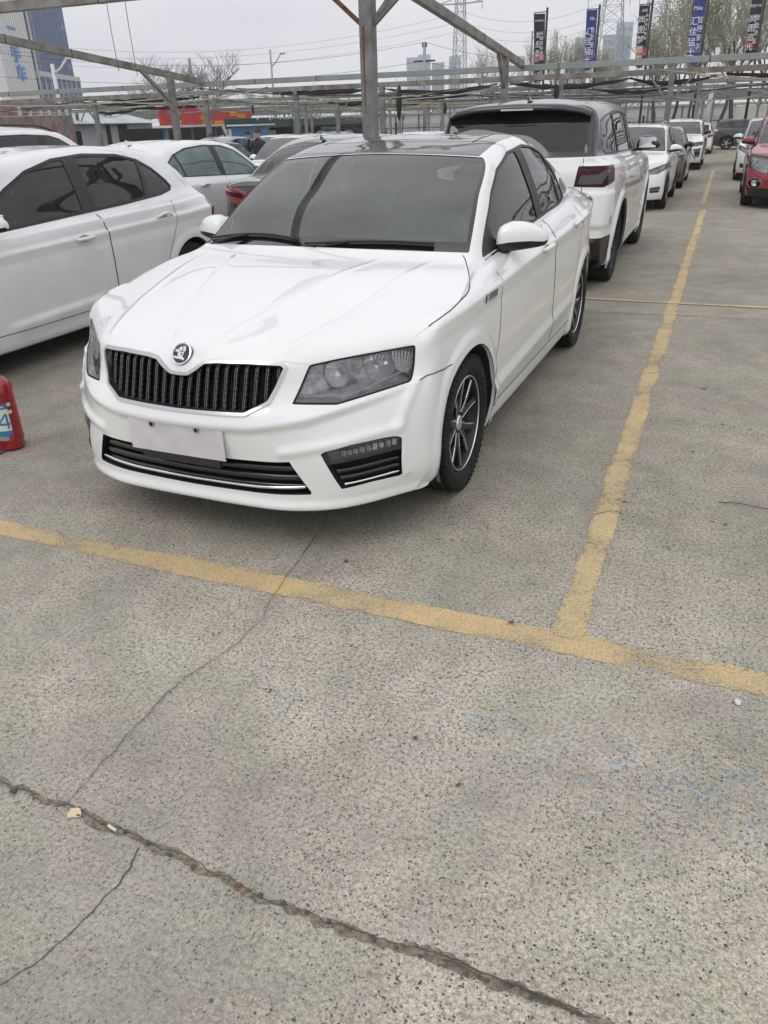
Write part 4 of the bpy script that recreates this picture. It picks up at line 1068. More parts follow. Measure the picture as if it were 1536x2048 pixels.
def hatch_disp(P,n,Q):
    x,y,z=np.abs(P[:,0]),P[:,1],P[:,2]; d=np.zeros(len(P)); low=Q[:,1]<8.5
    for (a,b,c,h,wu,wl) in (((0,.775),(3.34,.865),(4.05,.90),.015,.022,.06),((0,.865),(3.34,.955),(4.05,.985),.010,.018,.05),((1.1,.33),(3.0,.40),(4.0,.42),.0201,.04,.09)):
        zz=I(y,[a[0],b[0],c[0]],[a[1],b[1],c[1]]); t=z-zz; m=1.0 if h!=.0201 else ((y>1.1)&(y<3.0))*np.clip((y-1.1)/.15,0,1)*np.clip((3.0-y)/.15,0,1)
        d+=low*(y>.4)*(y<3.95)*m*h*np.where(t>0,np.clip(1-t/wu,0,1),np.clip(1+t/wl,0,1))
    for wy_ in (.62,3.34):
        r=np.hypot(y-wy_,z-.314); d+=low*(x>.6)*.010*np.clip((.425-r)/.05,0,1)
    return n*d[:,None]
HATCH['disp']=hatch_disp
hat,hpj,_=build_car('parked_car',HATCH,(-3.47,.50),-.012,'white hatchback with closed doors beside the white sedan, cut off by the picture edge','hatchback')
# --- white SUV with black roof, seen from behind
SUV=var(GEN,seamtop=1.12,W=.955,L=4.62,wf=.93,wr=3.70,yc5=.5,ry5=.22,r=.375,tw=.26,arch=.42,res=.75,xw=.80,
 zs=[.98,1.02,1.07,1.10],plan=[.93,.955,.985,.995,1.0,.998,.98,.92],
 rows=[(.08,.24),(.03,.25),(.02,.36),(.004,.52),(.0,.68),(.0,.86),(.02,None)],
 nose=[(.10,.26,0,0),(.04,.27,.02,.1),(.02,.36,.02,.1),(0,.50,.02,.1),(0,.68,.03,.3),(.03,.84,.02,.6),(.08,.96,.02,.8)],
 tail=[(.13,.30,0),(.08,.31,0),(.0,.44,0),(0,.56,0),(.02,.74,0),(.045,.92,0),(.06,1.08,0)],RD=[.13,.055,.018,.004,0],rxk=.99,valance=.52,
 cowl=(1.20,1.19,.78,1.34,1.17),belt=[(1.34,.78,1.15),(1.6,.83,1.15),(2.4,.855,1.17),(3.4,.85,1.185),(3.9,.84,1.20),(4.46,.76,1.21)],bbase=(4.52,1.20,.75,4.46,1.21),
 header=(1.85,1.61,.62,1.95,1.585),rail=[(1.95,.62,1.585),(2.3,.665,1.625),(2.9,.685,1.635),(3.6,.69,1.625),(4.2,.672,1.60)],btop=(4.24,1.61,.66,4.22,1.60),
 roofc=[(1.85,1.63),(2.3,1.69),(2.9,1.715),(3.6,1.70),(4.2,1.645)],hoodb=(.03,.0,0),barrel=.022,rbul=.008,
 dlo=[(1.52,1.165),(1.7,1.30),(1.9,1.42),(2.08,1.51),(2.3,1.562),(2.8,1.585),(3.4,1.58),(3.9,1.545),(4.15,1.50),(4.22,1.40),(4.20,1.25),(4.12,1.215),(3.4,1.205),(2.6,1.19)],
 pillars=[(2.42,2.54,.0),(3.42,3.52,.05)],bars=[],tri=[(1.4,1.1),(1.72,1.1),(1.70,1.28),(1.4,1.3)],
 doors=[[(1.32,.36),(1.30,.6),(1.36,.9),(1.40,1.14),(2.6,1.168),(2.48,1.165),(2.48,.36)],[(2.50,.36),(2.49,1.165),(3.4,1.182),(3.46,1.18),(3.44,1.0),(3.30,.80),(3.20,.6),(3.18,.36)]],
 handles=[(2.12,2.34,1.06),(3.12,3.34,1.08)],mirror=(1.72,1.20,.80),mirsize=1.12,mirm='gloss_black',
 hl=[(.50,.80),(.52,.92),(.70,.94),(.90,.95),(.90,.84),(.70,.80)],bowls=[(.62,.86,.04),(.76,.87,.04)],
 grille=[(0,.92),(.46,.92),(.44,.78),(0,.78)],intake=[(0,.60),(.40,.60),(.44,.44),(0,.44)],itop=([0,.4],[.60,.60]),ibot=([0,.4],[.44,.44]),fog=[(.62,.62),(.84,.64),(.84,.46),(.64,.44)],fogsplit=[(.62,.50),(.84,.5)],
 bonnet_poly=[(0,0),(.5,.0),(.86,.32),(.89,.6),(.88,1.1),(.79,1.33),(0,1.3)],bonnet_front=[(0,.93),(.5,.935),(.9,.96)],bsy=.4,
 tl=[(.60,.965),(.625,1.135),(.92,1.135),(.99,1.11),(.99,1.06),(.90,.975),(.86,.955)],tly=.42,tlm='dark_red_lamp',tlin=[(.635,.985),(.655,1.06),(.80,1.065),(.86,1.10),(.90,1.10),(.84,.985)],tlim='tl_black',
 pillm='upper_black',rearg='black_glass',sideg='side_glass',bootline=[(0,.50),(.62,.50),(.68,.80),(.66,1.2)],plate_r=(0,.80),cupm='cup_shade_grey',
 wheel=dict(style='Y',spokes=5,mats=('dark_alloy','dark_alloy')))
glassmat('black_glass',(.01,.011,.012),.9,.02); mat('tl_black',(.012,.010,.010),.1,coat=1)
RR=SUV
def suv_disp(P,n,Q):
    x,y,z=np.abs(P[:,0]),P[:,1],P[:,2]; d=np.zeros(len(P)); low=Q[:,1]<8.5
    for (z0,z1,h,wu,wl) in ((1.10,1.13,.010,.03,.06),(.48,.56,.014,.04,.10)):
        zz=I(y,[0,4.6],[z0,z1]); t=z-zz; m=1 if z0>1 else ((y>1.4)&(y<3.1))
        d+=low*(y>.4)*(y<4.5)*m*h*np.where(t>0,np.clip(1-t/wu,0,1),np.clip(1+t/wl,0,1))
    for wy_ in (.93,3.70):
        r=np.hypot(y-wy_,z-.38); d+=low*(x>.6)*.022*np.clip((.52-r)/.05,0,1)
    rb=(y>4.2)&(z<.95)&(z>.60); d+=rb*.02*np.clip((z-.60)/.02,0,1)*np.clip((.93-z)/.03,0,1)
    return n*d[:,None]
RR['disp']=suv_disp
rr,rpj,_=build_car('parked_car',RR,(-.05,9.95),math.pi,'white off-road car with a black roof, parked tail-on behind the white sedan','off-road car')
def rr_extra(root,p,pj):
    L=p['L']; sp=MB() # roof spoiler over the rear glass
    n=17; vs=[];prof=[(-.34,.004),(-.10,.012),(.06,.006),(.115,-.028),(.10,-.050),(.0,-.052),(-.12,-.03)]
    for i in range(n):
        t=-1+2*i/(n-1); x=t*.665; e=abs(t)**3; h=pj.top(x*.93,p['btop'][0]-.05)[0]
        for (dy,dz) in prof: vs.append((x,p['btop'][0]+.02+dy*(1-.18*e)-.02*e,I(abs(x),[0,.4,.62,.67],[1.65,1.64,1.61,1.585])+dz-.01*e))
    m=len(prof); fs=[(i*m+j,(i+1)*m+j,(i+1)*m+(j+1)%m,i*m+(j+1)%m) for i in range(n-1) for j in range(m)]+[tuple(range(m)),tuple((n-1)*m+j for j in range(m))[::-1]]
    sp.add(vs,fs); so_=sp.build('roof_spoiler','upper_black',root,True,fix=True)
    bl=MB(); bl.box((0,p['btop'][0]+.138,1.606),(.30,.008,.014),bev=.002); bl.build('brake_light','clear_lamp',so_)
    fin(root,0,3.85,1.685)
    st=MB(); pts=[pj.rear(x,.955,L) for x in np.linspace(-.60,.60,13)]; ribbon(st,pts,.022,.006,0,th=.01); st.build('tailgate_strip','silver_alloy',root)
    for sg in(-1,1):
        v=MB(); pts=[pj.side(L-.30+.03*t,.70-.07*t,sg) for t in (0,.25,.5,.75,1)]; ribbon(v,pts,.02,.002,0); v.build('bumper_vent','matt_black',root)
        rf=MB(); ribbon(rf,[pj.rear(sg*x,.50,L) for x in (.70,.74,.78,.82)],.03,.004,0); rf.build('rear_reflector','red_lamp',root)
    fc=MB(); h,nn=pj.side(L-.62,.95,-1); M_=Matrix((Vector((0,1,0)),Vector((0,0,1)),nn)).transposed().to_4x4(); M_.translation=h
    a=[(math.cos(t)*.085,math.sin(t)*.085) for t in np.linspace(0,2*math.pi,28,endpoint=False)]; vs=[];fs=[]
    for (u,v) in a: vs+=[M_@Vector((u,v,.004)),M_@Vector((u*.95,v*.95,.004))]
    for i in range(28): j=(i+1)%28; fs.append((2*i,2*j,2*j+1,2*i+1))
    fc.add(vs,fs); fc.build('fuel_flap','seam',root)
def fin(root,x,y,z,m='gloss_black',s=1):
    f=MB(); vs=[];pr=[(0,.052,.0),(.05,.050,.018),(.10,.044,.035),(.14,.034,.055),(.165,.012,.062)]
    for (dy,w_,h_) in pr: vs+=[(x-w_*.5*s,y+(dy-.08)*s,z),(x,y+(dy-.08)*s,z+h_*s),(x+w_*.5*s,y+(dy-.08)*s,z)]
    fs=[]
    for i in range(len(pr)-1):
        for j in (0,1): fs.append((i*3+j,(i+1)*3+j,(i+1)*3+j+1,i*3+j+1))
    fs.append(((len(pr)-1)*3,(len(pr)-1)*3+1,(len(pr)-1)*3+2)); f.add(vs,fs); f.build('antenna_fin',m,root,True,fix=True)
rr_extra(rr,RR,rpj)
# --- sedans facing away
SED2=var(GEN,tly=.35,tl=[(.42,.80),(.42,.92),(.62,.955),(.9,.955),(.9,.86),(.62,.79)],rxk=.94,
 roofc=[(1.93,1.397),(2.3,1.44),(2.8,1.455),(3.3,1.42),(3.6,1.35)],rail=[(2.0,.585,1.37),(2.3,.602,1.405),(2.8,.602,1.418),(3.3,.575,1.375),(3.6,.535,1.30)],btop=(3.5,1.36,.52,3.58,1.305),
 bbase=(4.12,1.05,.62,4.16,1.05),belt=[(1.31,.741,.965),(1.5,.785,.965),(2.2,.812,.99),(3.0,.805,1.02),(3.6,.765,1.04),(4.16,.66,1.05)],
 dlo=[(1.39,.955),(1.605,1.10),(1.80,1.21),(1.99,1.30),(2.27,1.365),(2.7,1.385),(3.1,1.36),(3.38,1.295),(3.56,1.20),(3.68,1.09),(3.66,1.05),(3.3,1.03),(2.6,1.005),(2.0,.98)],
 pillars=[(2.44,2.56,.06)],bars=[(3.30,3.33,.15)],
 doors=[SEDAN['doors'][0],[(2.52,.29),(2.505,.85),(2.48,.985),(3.3,1.01),(3.62,1.028),(3.64,.98),(3.5,.86),(3.3,.70),(3.15,.50),(3.12,.29)]],plan=[.93,.955,.985,.995,1.0,.998,.97,.90])
def place(p,name,x,y,rz,s,label,cat,group=None,extra=None,z=0):
    o,pj_,_=build_car(name,p,(x,y,z),rz,label,cat,group); o.scale=(s,s,s)
    if extra: extra(o,p,pj_)
    return o,pj_
sw,_=place(var(SED2,paint='paint_pearl',handlem='paint_pearl',sideg='teal_glass',rearg='teal_glass',wind='teal_glass',seats='seat_light',sealw=.014,wheel=dict(style='I',spokes=5,mats=('silver_alloy','silver_alloy'))),'parked_car',-5.03,9.5,math.pi,.965,'white sedan with see-through greenish side windows, parked behind the white hatchback','sedan',extra=lambda o,p,j:fin(o,0,3.35,1.41,'paint_pearl'))
def black_extra(o,p,j):
    fin(o,0,3.42,1.40)
    m=MB(); pts=[j.top(x,p['L']-.06-.10*abs(x/.75)**2.5) for x in np.linspace(-.72,.72,21)]; ribbon(m,[(a+Vector((0,0,.012)),b) for a,b in pts],.06,.002,0,th=.02); m.build('boot_spoiler','paint_black',o)
bs,_=place(var(SED2,paint='paint_black',tlin=[(.46,.84),(.47,.90),(.85,.915),(.85,.885)],tlim='dark_red_lamp',handlem='paint_black',cupm='gloss_black'),'parked_car',-2.60,10.05,math.pi,.975,'black sedan seen from behind, between the white hatchback and the off-road car','sedan',extra=black_extra)
# ================================================================== FAR CARS
FARS=dict(res=.33,wiper=False,gapw=.008)
SUV2=var(SUV,sideg='side_glass',pillm=None,mirm=None,tlin=None,tlm='red_lamp',**FARS); SUV2.pop('disp'); SUV2.pop('valance'); SUV2['mirm']='paint_white'
CR=dict(seamtop=1.03,W=.90,L=4.5,wf=.90,wr=3.60,r=.34,arch=.385,tw=.22,xw=.78)   # crossover
CROSS=var(SUV2,**CR); CROSS.update(zs=[.88,.93,.99,1.02],
 nose=[(.10,.22,0,0),(.04,.23,.02,.1),(.02,.32,.02,.1),(0,.45,.02,.1),(0,.62,.03,.3),(.03,.78,.02,.6),(.08,.90,.02,.8)],rows=[(.08,.20),(.03,.21),(.02,.30),(.004,.46),(.0,.62),(.0,None),(.02,None)],
 tail=[(.13,.26,0),(.05,.27,0),(.0,.40,0),(0,.52,0),(.02,.68,0),(.03,.86,0),(.06,1.02,0)],
 cowl=(1.10,1.09,.74,1.24,1.07),belt=[(1.24,.74,1.06),(1.6,.78,1.06),(2.4,.80,1.08),(3.4,.80,1.10),(3.9,.78,1.12),(4.3,.70,1.14)],bbase=(4.36,1.12,.68,4.28,1.14),
 header=(1.85,1.54,.58,1.93,1.515),rail=[(1.93,.58,1.515),(2.3,.61,1.55),(2.9,.62,1.56),(3.6,.60,1.53),(4.0,.58,1.49)],btop=(4.06,1.51,.56,3.98,1.49),
 roofc=[(1.85,1.54),(2.3,1.58),(2.9,1.60),(3.6,1.58),(4.06,1.52)],
 dlo=[(1.42,1.055),(1.65,1.21),(1.9,1.36),(2.1,1.45),(2.35,1.50),(2.8,1.515),(3.4,1.50),(3.75,1.45),(3.95,1.34),(4.02,1.20),(3.9,1.15),(3.4,1.12),(2.6,1.095)],
 pillars=[(2.42,2.54,.0),(3.42,3.5,.1)],tri=[(1.3,1.0),(1.64,1.0),(1.62,1.2),(1.3,1.2)],
 doors=[[(1.26,.32),(1.24,.6),(1.30,.9),(1.33,1.04),(2.47,1.075),(2.47,.32)],[(2.49,.32),(2.49,1.075),(3.35,1.095),(3.36,.9),(3.22,.70),(3.12,.5),(3.10,.32)]],
 handles=[(2.12,2.34,.96),(3.10,3.30,.98)],mirror=(1.60,1.09,.74),mirsize=1.05,wheel=dict(style='I',spokes=5,mats=('dark_alloy','silver_alloy')),
 hl=[(.45,.74),(.52,.83),(.70,.88),(.86,.93),(.86,.82),(.66,.71)],bowls=[(.56,.79,.035),(.70,.83,.04)],
 grille=[(0,.84),(.40,.84),(.36,.66),(0,.64)],intake=[(0,.48),(.42,.48),(.48,.34),(0,.32)],itop=([0,.4],[.48,.48]),ibot=([0,.4],[.32,.34]),
 fog=[(.58,.46),(.78,.47),(.76,.36),(.60,.36)],fogsplit=[(.58,.38),(.80,.38)],plate_f=(0,.55,.44),showplate=False,
 bonnet_poly=[(0,0),(.43,.0),(.80,.30),(.83,.5),(.85,.8),(.83,1.0),(.745,1.2),(0,1.2)],bonnet_front=[(0,.855),(.42,.86),(.60,.875),(.9,.94)],bsy=.4,
 tl=[(.50,.86),(.52,1.0),(.9,1.04),(.9,.92),(.70,.84)],tly=.40)
def rails(o,p,j,m='silver_alloy'):
    for sg in(-1,1):
        b=MB(); pts=[]
        for t in np.linspace(0,1,12):
            y=p['header'][0]+.15+(p['btop'][0]-.3-p['header'][0]-.0)*t; h,n=j.top(sg*(p['header'][2]-.04),y); pts.append(h+Vector((0,0,.045*min(1,8*t,8*(1-t)))))
        b.tube(pts,.014,6); b.build('roof_rail',m,o,True)
place(var(CROSS,paint='paint_white',hl=[(.48,.70),(.46,.76),(.66,.83),(.87,.90),(.87,.80),(.70,.70)],W=.88),'parked_car',.145,12.65,0,.86,'white crossover with roof rails facing the camera, right behind the black-roofed off-road car','crossover',extra=rails)
place(var(GEN,paint='paint_black',sideg='side_glass',**FARS),'parked_car',.20,17.2,0,.86,'dark sedan whose side shows past the white crossover with roof rails','sedan')
def lr_extra(o,p,j):
    m=MB()
    for sg in(-1,1):
        pts=[j.front(sg*x,z) for x,z in ((.56,.60),(.62,.52),(.66,.44),(.72,.38))]; ribbon(m,pts,.03,.006,0,th=.01)
    m.build('bumper_blade','black_plastic',o)
place(var(SUV2,paint='paint_white',H=1,pillm=None,grille=[(0,.92),(.52,.92),(.48,.76),(0,.76)],hslat=.03,fog=[(.60,.72),(.86,.74),(.84,.46),(.70,.44)],fogsplit=[(.6,.60),(.86,.60)],intake=[(0,.56),(.50,.56),(.54,.40),(0,.40)],itop=([0,.5],[.56,.56]),ibot=([0,.5],[.40,.40]),res=.4,mirm='gloss_black'),'parked_car',.38,23.9,0,.80,'white off-road car with a wide dark grille, parked facing the camera further down the row','off-road car',extra=lr_extra)
place(var(CROSS,paint='paint_white',rear=True),'parked_car',.55,37.2,math.pi,.72,'white hatchback with red tail lights, farthest car in its row','hatchback')
place(var(SUV2,paint='paint_grey',wheel=dict(style='I',spokes=5,mats=('silver_alloy','silver_alloy'))),'parked_car',4.35,38.9,math.pi/2,.72,'dark grey off-road car standing side-on across the end of the lane','off-road car')
# red crossover on the right
TRAX=var(CROSS,paint='paint_red',res=.6,front=True,hl=[(.50,.62),(.47,.86),(.62,.90),(.84,.93),(.88,.86),(.84,.70),(.66,.62)],bowls=[(.58,.76,.055),(.71,.78,.055)],
 grille=[(0,.80),(.36,.80),(.40,.74),(.36,.52),(0,.50)],grw=.02,intake=[(0,.36),(.46,.36),(.56,.26),(0,.26)],itop=([0,.5],[.36,.36]),ibot=([0,.5],[.26,.26]),
 fog=[(.62,.50),(.70,.53),(.80,.51),(.82,.43),(.76,.37),(.64,.37),(.60,.43)],fogsplit=[(.6,.58),(.9,.58)],mirm='paint_red')
def trax_extra(o,p,j):
    fr,_2=MB(),0
    for sg in(-1,1):
        fg=MB(); h,n=j.front(sg*.71,.445); fg.lathe([(.0,.012),(.035,.010),(.045,.0),(.052,-.004),(.056,.01)],20,c=tuple(h+Vector((0,.012,0))),axis='y'); fg.build('fog_light','clear_lamp',o,True,fix=True)
        rg=MB(); pts=[]
        for a in np.linspace(0,2*math.pi,25): hh=j.front(sg*(.71+.115*math.cos(a)),.445+.088*math.sin(a)); pts.append(hh)
        ribbon(rg,pts,.012,.004,0,th=.005); rg.build('fog_light_ring','chrome_dull',o)
    c=MB(); pts=[j.front(x,.285) for x in np.linspace(-.86,.86,31)]; ribbon(c,pts,.16,.006,0,th=.02); c.build('bumper_lip','black_plastic',o)
    s=MB(); ribbon(s,[j.front(x,.29) for x in np.linspace(-.45,.45,15)],.025,.012,0,th=.01); s.build('skid_plate','silver_alloy',o)
    g=MB(); h,n=j.front(0,.665); 
    for q in ([(-.10,-.028),(.10,-.028),(.088,.028),(-.088,.028)],[(-.035,-.045),(.035,-.045),(.035,.045),(-.035,.045)]):
        M=Matrix.Translation(Vector((0,h.y-.006,.665)))@Matrix(((1,0,0),(0,0,-1),(0,1,0))).to_4x4(); g.prism([(u*.9,v*.9) for u,v in q],.012,M)
    g.build('emblem','gold',o)
mat('gold',(.65,.42,.10),.3,.9)
place(TRAX,'parked_car',2.98,13.35,0,.93,'red crossover facing the camera at the right edge','crossover',extra=trax_extra)
place(var(CROSS,paint='paint_white',mirm='paint_white'),'parked_car',2.78,19.6,0,.86,'white crossover just behind the red one, both facing the camera','crossover')
place(var(GEN,paint='paint_black',**FARS),'parked_car',2.86,25.6,0,.83,'dark car behind the two crossovers on the right','sedan')
# left half, behind the sedans
MPV=var(SUV2,paint='paint_pearl'); 
place(var(MPV,sideg='side_glass'),'parked_car',-8.35,9.9,math.pi,.95,'white people carrier with black roof rails, left behind the beige roof','people carrier',extra=lambda o,p,j:rails(o,p,j,'black_plastic'))
place(var(SED2,paint='paint_beige',**FARS),'parked_car',-6.1,2.75,0,.95,'dusty beige sedan whose roof shows above the white hatchback','sedan')
place(var(CROSS,paint='paint_white'),'parked_car',-6.4,11.4,0,.84,'white crossover facing the camera behind the black sedan','crossover')
place(var(SED2,paint='paint_black',**FARS),'parked_car',-9.5,16.9,math.pi,.84,'black sedan between the see-through white sedan and the people','sedan')
place(var(SED2,paint='paint_silverblue',**FARS),'parked_car',-12.1,21.8,math.pi,.86,'silver blue sedan under the red banner','sedan')
place(var(CROSS,paint='paint_white'),'parked_car',-9.8,16.6,0,.80,'white crossover in the far row left of the grey one','crossover')
place(var(CROSS,paint='paint_grey'),'parked_car',-9.0,19.6,.25,.80,'grey crossover with pale roof rails in the far row','crossover',extra=rails)
place(var(CROSS,paint='paint_white'),'parked_car',-5.6,16.4,0,.80,'white crossover whose roof just clears the black roof of the nearest sedan','crossover')
# ================================================================== CANOPY FRAME
def at(px,py,dist):
    d=ray(px,py); h=math.hypot(d.x,d.y); return Vector(CAM)+d*(dist/h)
def atplane(px,py,ax,val):
    d=ray(px,py); i='xyz'.index(ax); t=(val-CAM[i])/d[i]; return Vector(CAM)+d*t
mat('steel',(.20,.212,.208),.55,.25,noise=(6,.3,(.12,.118,.108)),bump=(30,.15)); mat('steel_green',(.255,.285,.275),.5,.2,noise=(5,.12)); 
mat('rust_steel',(.21,.205,.195),.6,.2,noise=(3.2,.5,(.13,.095,.07))); mat('dark_rust',(.09,.07,.055),.85,noise=(18,.4)); mat('rust',(.15,.065,.035),.85,noise=(18,.5)); mat('net',(.02,.02,.021),.9); mat('rope',(.40,.38,.30),.8); mat('rope_yellow',(.38,.36,.22),.8); mat('cable',(.03,.03,.03),.6)
rnd=random.Random(7)
def post(x,y,ztop,w,label,braces=(),m='steel',rustz=0,group='steel posts of the parking canopy',lean=0):
    root=empty('canopy_post',(x,y,0)); tag(root,label,'post',group)
    b=MB(); b.box((0,0,ztop/2),(w,w,ztop),bev=w*.06); b.build('pole',m,root)
    if rustz: r_=MB(); r_.box((0,0,rustz/2),(w+.004,w+.004,rustz),bev=w*.06); r_.build('rusty_foot','rust',root)
    f=MB(); f.box((0,0,.01),(w*2,w*2,.02)); f.build('foot_plate','rust',root)
    for (dx,dy,z0,z1,bw,bm_) in braces:
        q=MB(); q.bar((0,0,z0),(dx,dy,z1),bw,bw*.8); q.build('brace',bm_,root)
    return root
def beam(name,a,b,w,h,label,cat,m,group=None):
    mb=MB(); mb.bar(a,b,w,h,bev=.006); 
    a,b=Vector(a),Vector(b); L=(b-a).length; n=int(L/1.3)
    c=mb      # welded joints and stains
    for i in range(1,n):
        if rnd.random()<.55: p=a.lerp(b,(i+rnd.uniform(-.3,.3))/n); d=(b-a).normalized(); c.bar(p-d*.012,p+d*.012,w+.006,h+.006,mi=1)
    o=mb.build(name,[m,'dark_rust']); tag(o,label,cat,group)
    return o
# near post beside the black roofed car
bp=post(-1.37,5.23,2.72,.125,'thick steel post with four braces rising behind the white sedan\'s roof',[(-.42,-.14,2.28,2.66,.05,'rust'),(-.16,.40,2.28,2.66,.045,'steel'),(.16,.38,2.28,2.66,.045,'steel'),(.46,.02,2.28,2.66,.05,'steel')])
rs=MB(); rs.add([(-.034,-.0645,2.30),(-.004,-.0645,2.32),(-.012,-.0645,2.1),(-.016,-.0645,1.62),(-.024,-.0645,1.60),(-.030,-.0645,2.1)],[(0,1,2,3,4,5)]); rs.build('rust_streak','rust',bp)
beam('canopy_purlin',(-14,5.42,2.76),(8,5.42,2.76),.09,.10,'steel beam crossing the top left corner of the picture','beam','rust_steel')
beam('canopy_rafter',(-1.37,5.37,2.80),(-1.37,-7,2.88),.09,.10,'overhead beam running from the thick post towards the camera','beam','steel')
beam('canopy_rafter',(3.9,5.37,2.80),(3.9,-7,2.88),.09,.10,'overhead beam over the empty bay on the right','beam','steel')
for X,la in ((-10.2,'rusty sloping beam from the left edge down to the green cross beam'),(-2.37,'rusty sloping beam from the top centre down to the green cross beam')):
    a=Vector((X,15.74,2.50)); b=Vector((X,9.0,2.50+.083*6.74)); b2=Vector((X,5.6,2.50+.083*10.1)) if X<-5 else Vector((X,6.9,2.50+.083*8.8))
    beam('canopy_rafter',a,b2,.10,.13,la,'beam','rust_steel')
beam('canopy_purlin',(-40,15.80,2.44),(26,15.80,2.44),.10,.11,'smooth grey green cross beam spanning the whole width','beam','steel_green')
post(-9.9,14.1,2.58,.13,'steel post with a brace under the left rusty sloping beam',[(-.02,-1.05,2.0,2.66,.06,'steel'),(-.5,.0,1.85,2.4,.05,'rust_steel')])
post(-2.37,14.3,2.58,.13,'steel post with a brace under the right rusty sloping beam',[(.0,-.55,2.0,2.64,.07,'rust_steel')])
# row B and the rows beyond
beam('canopy_purlin',(-46,21.1,2.46),(30,21.1,2.46),.11,.13,'weathered grey cross beam just below the green one','beam','rust_steel')
for i,(px,py,br,rz) in enumerate([(188,205,1,.5),(410,190,2,0),(591,180,1,1.15),(764,176,2,0),(1124,155,0,0),(1345,146,2,0)]):
    p=atplane(px,py,'y',21.1); where=['left of the people carrier\'s front','behind the middle of the red banner','with a rust red foot behind the white crossover','just right of the thick post','above the black-roofed off-road car','above the white off-road car in the row'][i]
    br_=[(-.55,0,1.75,2.4,.06,'steel')]*(br>0)+[(.55,0,1.75,2.4,.06,'steel')]*(br>1)
    post(p.x,p.y,2.42,.14,'far steel post '+where,br_,rustz=rz,m='steel')
ROWS=[(26.3,2.36),(31.8,2.34),(37.2,2.30),(42.8,2.28),(48.2,2.26),(54,2.24),(60,2.22)]
for i,(Y,z) in enumerate(ROWS):
    beam('canopy_purlin',(-62,Y,z),(34,Y,z),.10,.12,'dull grey cross beam of the far canopy rows','beam','steel','cross beams of the far canopy rows')
    n=0
    for k in range(13):
        x=-56+k*6.3+rnd.uniform(-.4,.4)+(i%2)*2.4
        if i>4 and k%2: continue
        post(x,Y,z-.05,.12,'slim steel post of the far canopy rows',[(-.5,0,1.65,z-.08,.05,'steel'),(.5,0,1.65,z-.08,.05,'steel')] if rnd.random()<.7 else [(.5,0,1.6,z-.08,.05,'steel')],m=rnd.choice(['steel','rust_steel']),group='slim posts of the far canopy rows')
for k in range(9):
    x=-44+k*7.8+.3
    if k in (99,): continue
    beam('canopy_rafter',(x,21.1,2.52),(x-.0,62,2.34),.07,.08,'long low rafter between the far canopy rows','beam','steel','rafters of the far canopy rows')
# folded shade nets, ropes and cables hanging in the frame
def sag(a,b,s,n=14,jit=0):
    a,b=Vector(a),Vector(b); return [a.lerp(b,i/n)+Vector((0,0,-4*s*(i/n)*(1-i/n)+rnd.gauss(0,jit))) for i in range(n+1)]
for k in range(26):
    Y=rnd.choice([21.15,21.15,21.2,26.4,26.4,31.8,37.3]); x=-34+k*2.1+rnd.uniform(-1,1); L=rnd.uniform(2.2,4.2); z=2.36 if Y<22 else 2.25
    pts=sag((x,Y,z),(x+L,Y+rnd.uniform(-.1,.1),z),rnd.uniform(.02,.16),14,.008); rr_=[max(.012,.075*math.sin(math.pi*i/14)**.5*rnd.uniform(.5,1.1)) for i in range(15)]
    m=MB(); m.tube(pts,rr_,7); o=m.build('shade_net','net',None,True); tag(o,'black shade net rolled up under a canopy beam','shade net','rolled up shade nets')
for k in range(44):
    y0=rnd.choice([15.9,21.1,21.1,26.3,31.8,37]); x=rnd.uniform(-34,10); L=rnd.uniform(4,11)
    z0=rnd.uniform(2.28,2.44)-(.04 if y0>22 else 0); pts=sag((x,y0+rnd.uniform(-.1,.1),z0),(x+L,y0+rnd.choice([0,0,5.2,-5.2,.3]),z0+rnd.uniform(-.12,.04)),rnd.uniform(.05,.42),16,.004)
    m=MB(); m.tube(pts,rnd.choice([.010,.013,.016]),5); o=m.build('rope',rnd.choice(['rope','rope','rope_yellow','cable']),None,True); tag(o,'slack rope or wire strung through the canopy frame','rope','ropes and wires in the canopy frame')
for (px,py,Y,l,w_) in [(797,172,21.0,.85,.085),(1355//1,205,21.0,0,0),(505,210,26,.3,.05),(1113,168,21.0,.35,.07),(890,205,26.2,.35,.06)]:
    if not l: continue
    p=atplane(px,py,'y',Y); m=MB(); m.tube([p+Vector((rnd.gauss(0,.012),0,-l*i/8)) for i in range(9)],[w_*(.35+.65*math.sin(math.pi*i/8)) for i in range(9)],6); o=m.build('net_scrap','net',None,True); tag(o,'torn scrap of black net dangling from a beam','net scrap','dangling net scraps')
for (px,ln) in ((213,.62),(250,.66)):
    p=atplane(px,4,'y',5.4); m=MB(); m.tube([p+Vector((.0002*i*i,0,-ln*i/10)) for i in range(11)],.0035,5); o=m.build('loose_wire','cable',None,True); tag(o,'thin loose wire hanging from the top left beam','wire','loose wires under the top left beam')
